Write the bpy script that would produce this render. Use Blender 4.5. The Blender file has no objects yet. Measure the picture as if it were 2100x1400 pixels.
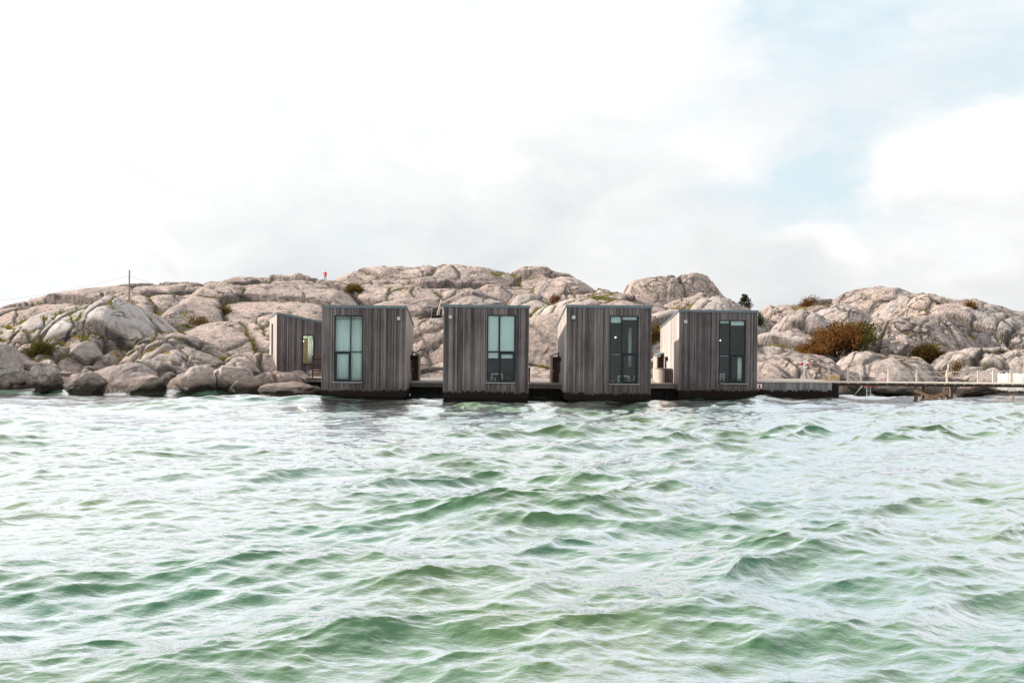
import bpy, bmesh, math, random
import numpy as np
from mathutils import Vector, Matrix

R = math.radians
random.seed(7)
RNG = np.random.default_rng(11)
scene = bpy.context.scene
COL = scene.collection

# ------------------------------------------------------------------ camera
CAM_H = 4.9
FPX = 2042.0                      # focal length in photo pixels (35 mm lens)
ROLL = R(0.55)
cam_d = bpy.data.cameras.new('camera')
cam_d.sensor_width = 36.0
cam_d.lens = 35.0
cam_d.clip_end = 6000.0
cam = bpy.data.objects.new('camera', cam_d)
COL.objects.link(cam)
cam.matrix_world = Matrix.Translation((0, 0, CAM_H)) @ Matrix.Rotation(R(90), 4, 'X') @ Matrix.Rotation(ROLL, 4, 'Z')
scene.camera = cam

# ------------------------------------------------------------------ sky and sun
SUN_EL, SUN_AZ = R(24), R(-80)     # azimuth measured from +Y towards +X
EXPOSURE = 0.7
scene.view_settings.view_transform = 'Standard'
scene.view_settings.look = 'None'
scene.view_settings.gamma = 1.0
scene.view_settings.use_curve_mapping = False
scene.view_settings.exposure = EXPOSURE


def nodes_of(tree):
    class T:
        pass
    t = T()
    t.nt = tree

    def new(kind, **kw):
        n = tree.nodes.new(kind)
        for k, v in kw.items():
            setattr(n, k, v)
        return n

    def setin(n, i, v):
        if v is None:
            return
        s = n.inputs[i]
        if isinstance(v, bpy.types.NodeSocket):
            tree.links.new(v, s)
        elif isinstance(v, (tuple, list)):
            if s.type == 'RGBA' and len(v) == 3:
                v = (*v, 1)
            s.default_value = v
        else:
            s.default_value = v

    def math_(op, a, b=None, c=None, clamp=False):
        n = new('ShaderNodeMath', operation=op, use_clamp=clamp)
        setin(n, 0, a); setin(n, 1, b); setin(n, 2, c)
        return n.outputs[0]

    def vmath(op, a, b=None, scale=None):
        n = new('ShaderNodeVectorMath', operation=op)
        setin(n, 0, a); setin(n, 1, b)
        if scale is not None:
            setin(n, 'Scale', scale)
        return n.outputs['Value'] if op in ('DOT_PRODUCT', 'LENGTH', 'DISTANCE') else n.outputs['Vector']

    def noise(vec, scale, detail=4.0, rough=0.55, dist=0.0, out='Fac'):
        n = new('ShaderNodeTexNoise')
        setin(n, 'Vector', vec); setin(n, 'Scale', scale); setin(n, 'Detail', detail)
        setin(n, 'Roughness', rough); setin(n, 'Distortion', dist)
        return n.outputs[out]

    def voro(vec, scale, feature='F1', out='Distance', rand=1.0):
        n = new('ShaderNodeTexVoronoi', feature=feature)
        setin(n, 'Vector', vec); setin(n, 'Scale', scale); setin(n, 'Randomness', rand)
        return n.outputs[out]

    def maprange(v, a, b, c=0.0, d=1.0, smooth=True):
        n = new('ShaderNodeMapRange', interpolation_type='SMOOTHSTEP' if smooth else 'LINEAR')
        setin(n, 0, v); setin(n, 1, a); setin(n, 2, b); setin(n, 3, c); setin(n, 4, d)
        return n.outputs[0]

    def mix(fac, a, b, blend='MIX'):
        n = new('ShaderNodeMix', data_type='RGBA', blend_type=blend)
        setin(n, 0, fac); setin(n, 6, a); setin(n, 7, b)
        return n.outputs[2]

    def ramp(fac, stops):
        n = new('ShaderNodeValToRGB')
        setin(n, 0, fac)
        e = n.color_ramp.elements
        while len(e) < len(stops):
            e.new(0.5)
        for i, (p, c) in enumerate(stops):
            e[i].position = p
            e[i].color = (*c, 1)
        return n.outputs[0]

    def bump(h, strength, dist, normal=None):
        n = new('ShaderNodeBump')
        setin(n, 'Strength', strength); setin(n, 'Distance', dist); setin(n, 'Height', h)
        if normal is not None:
            setin(n, 'Normal', normal)
        return n.outputs[0]

    def attr(name, out='Fac'):
        return new('ShaderNodeAttribute', attribute_name=name).outputs[out]

    def mapping(vec, scale=(1, 1, 1), rot=(0, 0, 0), loc=(0, 0, 0)):
        n = new('ShaderNodeMapping')
        setin(n, 0, vec)
        n.inputs['Location'].default_value = loc
        n.inputs['Rotation'].default_value = rot
        n.inputs['Scale'].default_value = scale
        return n.outputs[0]

    t.new, t.setin, t.math, t.vmath, t.noise, t.voro = new, setin, math_, vmath, noise, voro
    t.maprange, t.mix, t.ramp, t.bump, t.attr, t.mapping = maprange, mix, ramp, bump, attr, mapping
    t.link = lambda a, b: tree.links.new(a, b)
    return t


def pix_dir(u, v):
    a, b = u - 1050.0, v - 700.0
    c, s = math.cos(ROLL), math.sin(ROLL)
    x, y = a * c + b * s, -a * s + b * c
    return Vector((x / FPX, 1.0, -y / FPX)).normalized()


world = bpy.data.worlds.new('World')
scene.world = world
world.use_nodes = True
W = nodes_of(world.node_tree)
world.node_tree.nodes.clear()
sky = W.new('ShaderNodeTexSky', sky_type='NISHITA')
sky.sun_disc = False
sky.sun_elevation = SUN_EL
sky.sun_rotation = SUN_AZ
sky.air_density = 1.0
sky.dust_density = 2.5
sky.ozone_density = 1.0
bg_sky = W.new('ShaderNodeBackground')
W.setin(bg_sky, 0, sky.outputs[0]); W.setin(bg_sky, 1, 0.10)
gen = W.new('ShaderNodeTexCoord').outputs['Generated']
# clouds: billows in direction space, with the breaks of blue where the photograph has them, plus unseen ones added above to tint the water
sq = W.mapping(gen, scale=(1.0, 1.0, 1.9))
wob = W.vmath('ADD', sq, W.vmath('SCALE', W.noise(sq, 3.0, 4, 0.6, out='Color'), scale=0.16))
n_big = W.noise(wob, 2.6, 5, 0.56)
n_mid = W.noise(wob, 6.5, 5, 0.6)
n_fine = W.noise(wob, 15.0, 4, 0.6)
hole = None
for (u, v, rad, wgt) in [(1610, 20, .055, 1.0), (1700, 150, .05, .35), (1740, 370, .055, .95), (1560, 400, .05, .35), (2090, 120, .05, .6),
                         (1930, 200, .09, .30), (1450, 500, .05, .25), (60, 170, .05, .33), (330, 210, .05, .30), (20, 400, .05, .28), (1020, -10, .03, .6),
                         (1950, 480, .05, .25), (1640, 265, .06, .5), (2000, -300, .14, .45), (1750, -450, .16, .5), (2350, -150, .15, .4)]:  # last ones lie out of view, added to blue the water's reflection
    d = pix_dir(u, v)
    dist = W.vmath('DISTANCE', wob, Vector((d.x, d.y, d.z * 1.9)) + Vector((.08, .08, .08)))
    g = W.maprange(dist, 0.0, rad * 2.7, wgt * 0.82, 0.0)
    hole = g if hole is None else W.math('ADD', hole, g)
blue_mask = W.math('ADD', W.math('MULTIPLY', hole, 1.0), W.math('MULTIPLY', W.math('SUBTRACT', n_mid, 0.5), 2.4))
blue_mask = W.maprange(blue_mask, 0.15, 1.0)
thin = W.maprange(n_big, 0.62, 0.80, 0.0, 0.45)
blue_mask = W.math('MAXIMUM', blue_mask, thin)
puff = None
for (u, v, rad, wgt) in [(1985, 330, .085, 1.0), (1880, 390, .05, .8), (1660, 510, .045, .8), (1490, 330, .05, .7), (1400, 130, .08, .4), (2090, 250, .06, .9)]:
    d = pix_dir(u, v)
    dist = W.vmath('DISTANCE', wob, Vector((d.x, d.y, d.z * 1.9)) + Vector((.08, .08, .08)))
    g = W.maprange(dist, 0.0, rad * 2.0, wgt, 0.0)
    puff = g if puff is None else W.math('MAXIMUM', puff, g)
puff = W.maprange(W.math('ADD', puff, W.math('MULTIPLY', W.math('SUBTRACT', n_mid, 0.5), 1.3)), 0.28, 0.80)
blue_mask = W.math('MULTIPLY', W.math('MULTIPLY', blue_mask, W.maprange(n_fine, 0.3, 0.7, 0.88, 0.62)), W.math('SUBTRACT', 1.0, puff))
shade = W.math('ADD', W.math('MULTIPLY', n_big, 0.55), W.math('ADD', W.math('MULTIPLY', n_mid, 0.35), W.math('MULTIPLY', n_fine, 0.15)))
shade = W.math('ADD', shade, W.math('MULTIPLY', puff, 0.10))
cloud_col = W.ramp(shade, [(0.42, (0.455, 0.468, 0.478)), (0.50, (0.500, 0.508, 0.512)), (0.58, (0.550, 0.553, 0.553)), (0.72, (0.645, 0.643, 0.640))])
bg_cloud = W.new('ShaderNodeBackground')
# cloud brightened overhead and towards the sun, added to whiten the water's reflection
gz_w = W.new('ShaderNodeSeparateXYZ'); W.setin(gz_w, 0, gen)
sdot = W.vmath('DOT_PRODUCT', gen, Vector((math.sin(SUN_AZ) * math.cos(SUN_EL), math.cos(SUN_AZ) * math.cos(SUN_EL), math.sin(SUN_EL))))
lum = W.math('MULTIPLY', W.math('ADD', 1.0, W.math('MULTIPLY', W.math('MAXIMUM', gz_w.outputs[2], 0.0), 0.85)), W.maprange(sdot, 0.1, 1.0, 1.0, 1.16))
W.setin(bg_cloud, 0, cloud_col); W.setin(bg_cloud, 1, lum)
# thin high haze keeps the blue breaks pale
bg_blue = W.new('ShaderNodeBackground')
W.setin(bg_blue, 0, (0.44, 0.54, 0.59)); W.setin(bg_blue, 1, 1.0)
mix_blue = W.new('ShaderNodeMixShader')
W.setin(mix_blue, 0, 0.9); W.link(bg_sky.outputs[0], mix_blue.inputs[1]); W.link(bg_blue.outputs[0], mix_blue.inputs[2])
mix_w = W.new('ShaderNodeMixShader')
W.setin(mix_w, 0, blue_mask); W.link(bg_cloud.outputs[0], mix_w.inputs[1]); W.link(mix_blue.outputs[0], mix_w.inputs[2])
out_w = W.new('ShaderNodeOutputWorld')
W.link(mix_w.outputs[0], out_w.inputs[0])

sun_d = bpy.data.lights.new('sun', 'SUN')
sun_d.energy = 5.0
sun_d.angle = R(1.5)
sun_d.color = (1.0, 0.90, 0.78)
sun = bpy.data.objects.new('sun', sun_d)
COL.objects.link(sun)
sdir = Vector((math.sin(SUN_AZ) * math.cos(SUN_EL), math.cos(SUN_AZ) * math.cos(SUN_EL), math.sin(SUN_EL)))
sun.rotation_euler = sdir.to_track_quat('Z', 'Y').to_euler()
sun.location = (-60, 60, 60)


# ------------------------------------------------------------------ helpers
def P(u, v, Y):
    """photo pixel at depth Y -> world point"""
    a, b = u - 1050.0, v - 700.0
    c, s = math.cos(ROLL), math.sin(ROLL)
    x, y = a * c + b * s, -a * s + b * c
    return Vector((x * Y / FPX, Y, CAM_H - y * Y / FPX))


def tag(o, label=None, cat=None, group=None, kind=None):
    if label: o['label'] = label
    if cat: o['category'] = cat
    if group: o['group'] = group
    if kind: o['kind'] = kind
    return o


def empty(name, loc=(0, 0, 0), rz=0.0):
    o = bpy.data.objects.new(name, None)
    o.empty_display_size = 0.3
    COL.objects.link(o)
    o.location = loc
    o.rotation_euler = (0, 0, rz)
    return o


def link_mesh(name, me, mat=None, parent=None, smooth=False):
    o = bpy.data.objects.new(name, me)
    COL.objects.link(o)
    if mat is not None and not me.materials:
        me.materials.append(mat)
    if parent is not None:
        o.parent = parent
    if smooth and me.polygons:
        me.polygons.foreach_set('use_smooth', np.ones(len(me.polygons), dtype=bool))
    return o


class MB:
    """collects simple solids and builds them as one mesh"""
    def __init__(self):
        self.v, self.f = [], []

    def hexa(self, p):
        n = len(self.v)
        self.v += [tuple(q) for q in p]
        for f in ((0, 3, 2, 1), (4, 5, 6, 7), (0, 1, 5, 4), (1, 2, 6, 5), (2, 3, 7, 6), (3, 0, 4, 7)):
            self.f.append(tuple(n + i for i in f))
        return self

    def box(self, x0, x1, y0, y1, z0, z1):
        return self.hexa([(x0, y0, z0), (x1, y0, z0), (x1, y1, z0), (x0, y1, z0),
                          (x0, y0, z1), (x1, y0, z1), (x1, y1, z1), (x0, y1, z1)])

    def beam(self, a, b, w, h):
        a, b = Vector(a), Vector(b)
        d = (b - a).normalized()
        up = Vector((0, 0, 1)) if abs(d.z) < 0.95 else Vector((0, 1, 0))
        s = d.cross(up).normalized() * w / 2
        t = s.cross(d).normalized() * h / 2
        return self.hexa([a - s - t, a + s - t, b + s - t, b - s - t, a - s + t, a + s + t, b + s + t, b - s + t])

    def tube(self, pts, rads, seg=8, cap=True):
        pts = [Vector(p) for p in pts]
        if not isinstance(rads, (list, tuple)):
            rads = [rads] * len(pts)
        n0 = len(self.v)
        for i, p in enumerate(pts):
            d = (pts[min(i + 1, len(pts) - 1)] - pts[max(i - 1, 0)]).normalized()
            up = Vector((0, 0, 1)) if abs(d.z) < 0.9 else Vector((1, 0, 0))
            s = d.cross(up).normalized()
            t = s.cross(d).normalized()
            for k in range(seg):
                a = 2 * math.pi * k / seg
                self.v.append(tuple(p + (s * math.cos(a) + t * math.sin(a)) * rads[i]))
        for i in range(len(pts) - 1):
            for k in range(seg):
                a, b = n0 + i * seg + k, n0 + i * seg + (k + 1) % seg
                self.f.append((a, b, b + seg, a + seg))
        if cap:
            self.f.append(tuple(n0 + k for k in reversed(range(seg))))
            m = n0 + (len(pts) - 1) * seg
            self.f.append(tuple(m + k for k in range(seg)))
        return self

    def build(self, name, mat, parent=None, smooth=False):
        me = bpy.data.meshes.new(name)
        me.from_pydata(self.v, [], self.f)
        me.update()
        return link_mesh(name, me, mat, parent, smooth)


def fast_grid_mesh(name, X, Y, Z):
    nr, nc = X.shape
    me = bpy.data.meshes.new(name)
    n = nr * nc
    me.vertices.add(n)
    me.vertices.foreach_set('co', np.stack([X, Y, Z], -1).astype(np.float32).ravel())
    idx = np.arange(n, dtype=np.int32).reshape(nr, nc)
    q = np.stack([idx[:-1, :-1], idx[:-1, 1:], idx[1:, 1:], idx[1:, :-1]], -1).reshape(-1, 4)
    me.loops.add(q.size)
    me.loops.foreach_set('vertex_index', q.ravel())
    me.polygons.add(len(q))
    me.polygons.foreach_set('loop_start', np.arange(0, q.size, 4, dtype=np.int32))
    me.polygons.foreach_set('use_smooth', np.ones(len(q), dtype=bool))
    me.update(calc_edges=True)
    return me


def add_attr(me, name, arr):
    a = me.attributes.new(name, 'FLOAT', 'POINT')
    a.data.foreach_set('value', arr.astype(np.float32).ravel())


# ---- numpy noise
def _hash(ix, iy, seed):
    h = (ix.astype(np.int64) * 374761393 + iy.astype(np.int64) * 668265263 + seed * 1274126177) & 0x7fffffff
    h = ((h ^ (h >> 13)) * 1274126177) & 0x7fffffff
    h = ((h ^ (h >> 16)) * 668265263) & 0x7fffffff
    return ((h ^ (h >> 15)) & 0xffffff) / float(0xffffff)


def vnoise(x, y, seed=0):
    ix, iy = np.floor(x), np.floor(y)
    fx, fy = x - ix, y - iy
    ux, uy = fx * fx * fx * (fx * (fx * 6 - 15) + 10), fy * fy * fy * (fy * (fy * 6 - 15) + 10)
    a, b = _hash(ix, iy, seed), _hash(ix + 1, iy, seed)
    c, d = _hash(ix, iy + 1, seed), _hash(ix + 1, iy + 1, seed)
    return (a * (1 - ux) + b * ux) * (1 - uy) + (c * (1 - ux) + d * ux) * uy


def fbm(x, y, oct=4, seed=0, gain=0.5):
    s, a, t = 0.0, 1.0, 0.0
    for i in range(oct):
        s = s + a * (vnoise(x + 17.3 * i, y - 9.1 * i, seed + i) - 0.5)
        t += a
        a *= gain
        x, y = x * 2.03, y * 2.03
    return s / t * 2


def voronoi(x, y, seed=0):
    ix, iy = np.floor(x), np.floor(y)
    f1 = np.full(x.shape, 9.0)
    f2 = np.full(x.shape, 9.0)
    cid = np.zeros(x.shape)
    cx = np.zeros(x.shape)
    cy = np.zeros(x.shape)
    for dx in (-1, 0, 1):
        for dy in (-1, 0, 1):
            gx, gy = ix + dx, iy + dy
            px = gx + 0.08 + 0.84 * _hash(gx, gy, seed)
            py = gy + 0.08 + 0.84 * _hash(gx, gy, seed + 77)
            d = np.sqrt((px - x) ** 2 + (py - y) ** 2)
            near = d < f1
            f2 = np.where(near, f1, np.minimum(f2, d))
            cid = np.where(near, _hash(gx, gy, seed + 5), cid)
            cx = np.where(near, px - x, cx)
            cy = np.where(near, py - y, cy)
            f1 = np.where(near, d, f1)
    return f1, f2, cid, cx, cy


def sstep(a, b, x):
    t = np.clip((x - a) / (b - a), 0, 1)
    return t * t * (3 - 2 * t)


# ------------------------------------------------------------------ materials
def new_mat(name):
    m = bpy.data.materials.new(name)
    m.use_nodes = True
    m.node_tree.nodes.clear()
    t = nodes_of(m.node_tree)
    t.out = t.new('ShaderNodeOutputMaterial')
    return m, t


def principled(t, color, rough=0.6, normal=None, **kw):
    n = t.new('ShaderNodeBsdfPrincipled')
    t.setin(n, 'Base Color', color)
    t.setin(n, 'Roughness', rough)
    if normal is not None:
        t.setin(n, 'Normal', normal)
    for k, v in kw.items():
        t.setin(n, k.replace('_', ' '), v)
    t.link(n.outputs[0], t.out.inputs[0])
    return n


def simple_mat(name, color, rough=0.6, var=0.25, scale=6.0, metallic=0.0, bump=0.0):
    """a plain paint / metal / fabric with a little mottling"""
    m, t = new_mat(name)
    pos = t.new('ShaderNodeNewGeometry').outputs['Position']
    n = t.noise(pos, scale, 5, 0.6)
    lo = tuple(c * (1 - var) for c in color)
    hi = tuple(min(1, c * (1 + var)) for c in color)
    c = t.ramp(n, [(0.3, lo), (0.7, hi)])
    nrm = t.bump(n, bump, 0.02) if bump else None
    principled(t, c, rough, nrm, Metallic=metallic, Specular_IOR_Level=0.10 if max(color) < 0.03 else 0.35)
    return m


def wood_mat(name, lo, hi, per='object', tide=True, pitch=0.165, grain=1.0):
    m, t = new_mat(name)
    pos = t.new('ShaderNodeNewGeometry').outputs['Position']
    sep = t.new('ShaderNodeSeparateXYZ'); t.setin(sep, 0, pos)
    z = sep.outputs[2]
    if per == 'object':
        rnd = t.new('ShaderNodeObjectInfo').outputs['Random']
        off = t.math('MULTIPLY', rnd, 90.0)
    else:
        k = t.math('FLOOR', t.math('DIVIDE', t.math('ADD', sep.outputs[0], sep.outputs[1]), pitch))
        wn = t.new('ShaderNodeTexWhiteNoise', noise_dimensions='1D')
        t.setin(wn, 'W', k)
        rnd = wn.outputs['Value']
        off = t.math('MULTIPLY', rnd, 40.0)
    comb = t.new('ShaderNodeCombineXYZ')
    t.setin(comb, 0, t.math('MULTIPLY', sep.outputs[0], 16.0 * grain)); t.setin(comb, 1, t.math('MULTIPLY', sep.outputs[1], 16.0 * grain))
    t.setin(comb, 2, t.math('ADD', t.math('MULTIPLY', z, 0.55), off))
    g = t.noise(comb.outputs[0], 1.0, 6, 0.65)
    big = t.noise(t.mapping(pos, scale=(0.5, 0.5, 0.28)), 1.0, 4, 0.6)
    f = t.math('ADD', t.math('MULTIPLY', g, 0.66), t.math('MULTIPLY', rnd, 0.34))
    f = t.math('ADD', f, t.math('MULTIPLY', t.math('SUBTRACT', big, 0.5), 0.55))
    mid = tuple((a * 0.55 + b * 0.45) for a, b in zip(lo, hi))
    c = t.ramp(f, [(0.22, lo), (0.48, mid), (0.66, hi), (0.86, tuple(min(1, x * 1.35) for x in hi))])
    # a few boards weathered to brown
    brown = t.maprange(t.noise(comb.outputs[0], 0.35, 3, 0.5), 0.55, 0.75, 0.0, 0.35)
    c = t.mix(brown, c, tuple(x * y for x, y in zip(mid, (1.05, 0.78, 0.70))))
    # rain streaks
    rs = t.noise(t.mapping(pos, scale=(3.2, 3.2, 0.16), loc=(3.1, 0, 0)), 1.0, 5, 0.65)
    c = t.mix(t.maprange(rs, 0.54, 0.72, 0.0, 0.40), c, tuple(min(1, x * 1.25) for x in hi))
    c = t.mix(t.maprange(rs, 0.46, 0.30, 0.0, 0.45), c, lo)
    if tide:
        # dark tide mark of algae with a ragged upper edge
        j = t.math('ADD', t.math('MULTIPLY', t.math('SUBTRACT', rnd, 0.5), 0.16), t.math('MULTIPLY', t.math('SUBTRACT', t.noise(t.mapping(pos, scale=(2.2, 2.2, 0.6)), 1.0, 5, 0.7), 0.5), 0.8))
        zz = t.math('SUBTRACT', z, j)
        wet = t.maprange(zz, 0.66, 0.80, 1.0, 0.0)
        damp = t.maprange(zz, 0.75, 1.9, 0.35, 0.0)
        c = t.mix(damp, c, (0.055, 0.038, 0.034))
        c = t.mix(wet, c, (0.014, 0.0095, 0.008))
    nrm = t.bump(g, 0.5, 0.01)
    principled(t, c, 0.8, nrm, Specular_IOR_Level=0.10)
    return m


M = {}
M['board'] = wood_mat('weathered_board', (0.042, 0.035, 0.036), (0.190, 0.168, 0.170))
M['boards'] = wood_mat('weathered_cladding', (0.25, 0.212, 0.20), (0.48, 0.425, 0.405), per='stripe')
M['skirt_and_shade'] = wood_mat('skirt_boards', (0.12, 0.12, 0.125), (0.33, 0.33, 0.335), per='stripe', pitch=0.14)
M['deck'] = wood_mat('deck_wood', (0.16, 0.14, 0.125), (0.36, 0.32, 0.29), per='stripe', tide=False, pitch=0.14)
M['beam'] = wood_mat('beam_wood', (0.09, 0.08, 0.075), (0.22, 0.20, 0.19), tide=False)
M['pale_wood'] = wood_mat('pale_rail_wood', (0.40, 0.34, 0.29), (0.66, 0.60, 0.53), tide=False)
M['trestle'] = wood_mat('trestle_wood', (0.10, 0.055, 0.035), (0.30, 0.19, 0.13), tide=False)
M['lit_wood'] = wood_mat('porch_wood', (0.20, 0.16, 0.14), (0.42, 0.36, 0.32), tide=False)
M['door'] = wood_mat('door_wood', (0.03, 0.018, 0.014), (0.09, 0.055, 0.042), tide=False)
M['white_plank'] = wood_mat('white_plank', (0.55, 0.53, 0.52), (0.82, 0.80, 0.79), tide=True)
M['core'] = simple_mat('dark_wall_core', (0.022, 0.019, 0.018), 0.9)
M['underside'] = simple_mat('wet_timber_and_shade', (0.010, 0.008, 0.007), 0.55)  # also the black fill standing in for shade under decks and stair
M['fascia'] = simple_mat('slate_metal_fascia', (0.115, 0.145, 0.165), 0.5, 0.2, 3.0, 0.2)
M['roofing'] = simple_mat('roofing_felt', (0.09, 0.095, 0.10), 0.9)
M['frame'] = simple_mat('charcoal_frame', (0.018, 0.023, 0.027), 0.5, 0.15)
M['sill'] = simple_mat('zinc_sill', (0.36, 0.35, 0.36), 0.5, 0.15, 5, 0.3)
M['lamp'] = simple_mat('lamp_metal', (0.42, 0.45, 0.45), 0.4, 0.1, 5, 0.3)
M['lamp_white'] = simple_mat('white_enamel', (0.78, 0.78, 0.76), 0.35, 0.05)
M['plaster'] = simple_mat('interior_wall', (0.12, 0.085, 0.07), 0.9, 0.15, 1.5)
M['lamplit_cream'] = simple_mat('lamplit_wall', (0.58, 0.47, 0.30), 0.9, 0.1, 1.5)  # lining lightened, part of the lamplight put into its colour
M['ceiling'] = simple_mat('interior_ceiling', (0.25, 0.25, 0.24), 0.9, 0.05)
M['floor_in'] = simple_mat('interior_floor', (0.22, 0.15, 0.10), 0.6, 0.2)
M['blind'] = simple_mat('blind_fabric', (0.80, 0.82, 0.80), 0.85, 0.05)
M['curtain'] = simple_mat('curtain_fabric', (0.86, 0.87, 0.84), 0.9, 0.05)
M['furn'] = simple_mat('white_furniture', (0.75, 0.76, 0.74), 0.5, 0.08)
M['stool'] = simple_mat('amber_wood', (0.34, 0.17, 0.06), 0.5, 0.2)
M['grey_metal'] = simple_mat('galvanised_steel', (0.40, 0.42, 0.43), 0.4, 0.15, 8, 0.6)
M['black_metal'] = simple_mat('black_metal', (0.012, 0.012, 0.013), 0.45, 0.2)
M['red'] = simple_mat('red_paint', (0.62, 0.025, 0.02), 0.45, 0.1)
M['dark_red'] = simple_mat('dark_red_paint', (0.30, 0.018, 0.016), 0.5, 0.1)
M['white'] = simple_mat('white_paint', (0.78, 0.79, 0.79), 0.5, 0.06)
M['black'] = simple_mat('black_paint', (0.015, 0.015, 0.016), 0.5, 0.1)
M['tan'] = simple_mat('tan_box', (0.58, 0.38, 0.19), 0.7, 0.12, 4)
M['pole'] = wood_mat('pole_wood', (0.10, 0.065, 0.055), (0.28, 0.20, 0.18), tide=False)
M['wire'] = simple_mat('wire', (0.20, 0.20, 0.21), 0.5)
M['rope'] = simple_mat('rope', (0.52, 0.47, 0.40), 0.8)
M['skin'] = simple_mat('skin', (0.50, 0.30, 0.22), 0.6, 0.1)
M['hair'] = simple_mat('dark_hair', (0.030, 0.022, 0.018), 0.7)
M['jacket'] = simple_mat('red_jacket', (0.72, 0.035, 0.04), 0.7, 0.12, 9)
M['trousers'] = simple_mat('blue_grey_trousers', (0.10, 0.115, 0.17), 0.8, 0.2, 9)
M['shoe'] = simple_mat('pale_shoe', (0.6, 0.6, 0.6), 0.7)
M['grey_top'] = simple_mat('grey_sweater', (0.13, 0.13, 0.14), 0.8, 0.2, 9)
M['dark_trousers'] = simple_mat('dark_trousers', (0.05, 0.04, 0.035), 0.8, 0.2, 9)


def glass_mat():
    m, t = new_mat('window_glass')
    tr = t.new('ShaderNodeBsdfTransparent'); t.setin(tr, 0, (0.83, 0.955, 0.965))
    gl = t.new('ShaderNodeBsdfGlossy'); t.setin(gl, 0, (0.92, 1.0, 1.0)); t.setin(gl, 1, 0.02)
    fr = t.new('ShaderNodeFresnel'); t.setin(fr, 0, 1.5)
    fac = t.math('MULTIPLY', fr.outputs[0], 1.15, clamp=True)
    mx = t.new('ShaderNodeMixShader'); t.setin(mx, 0, fac)
    t.link(tr.outputs[0], mx.inputs[1]); t.link(gl.outputs[0], mx.inputs[2])
    t.link(mx.outputs[0], t.out.inputs[0])
    return m


M['glass'] = glass_mat()


def glow_mat():
    m, t = new_mat('lit_bulb')
    e = t.new('ShaderNodeEmission'); t.setin(e, 0, (1.0, 0.86, 0.62)); t.setin(e, 1, 6.0)
    t.link(e.outputs[0], t.out.inputs[0])
    return m


M['bulb'] = glow_mat()


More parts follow.
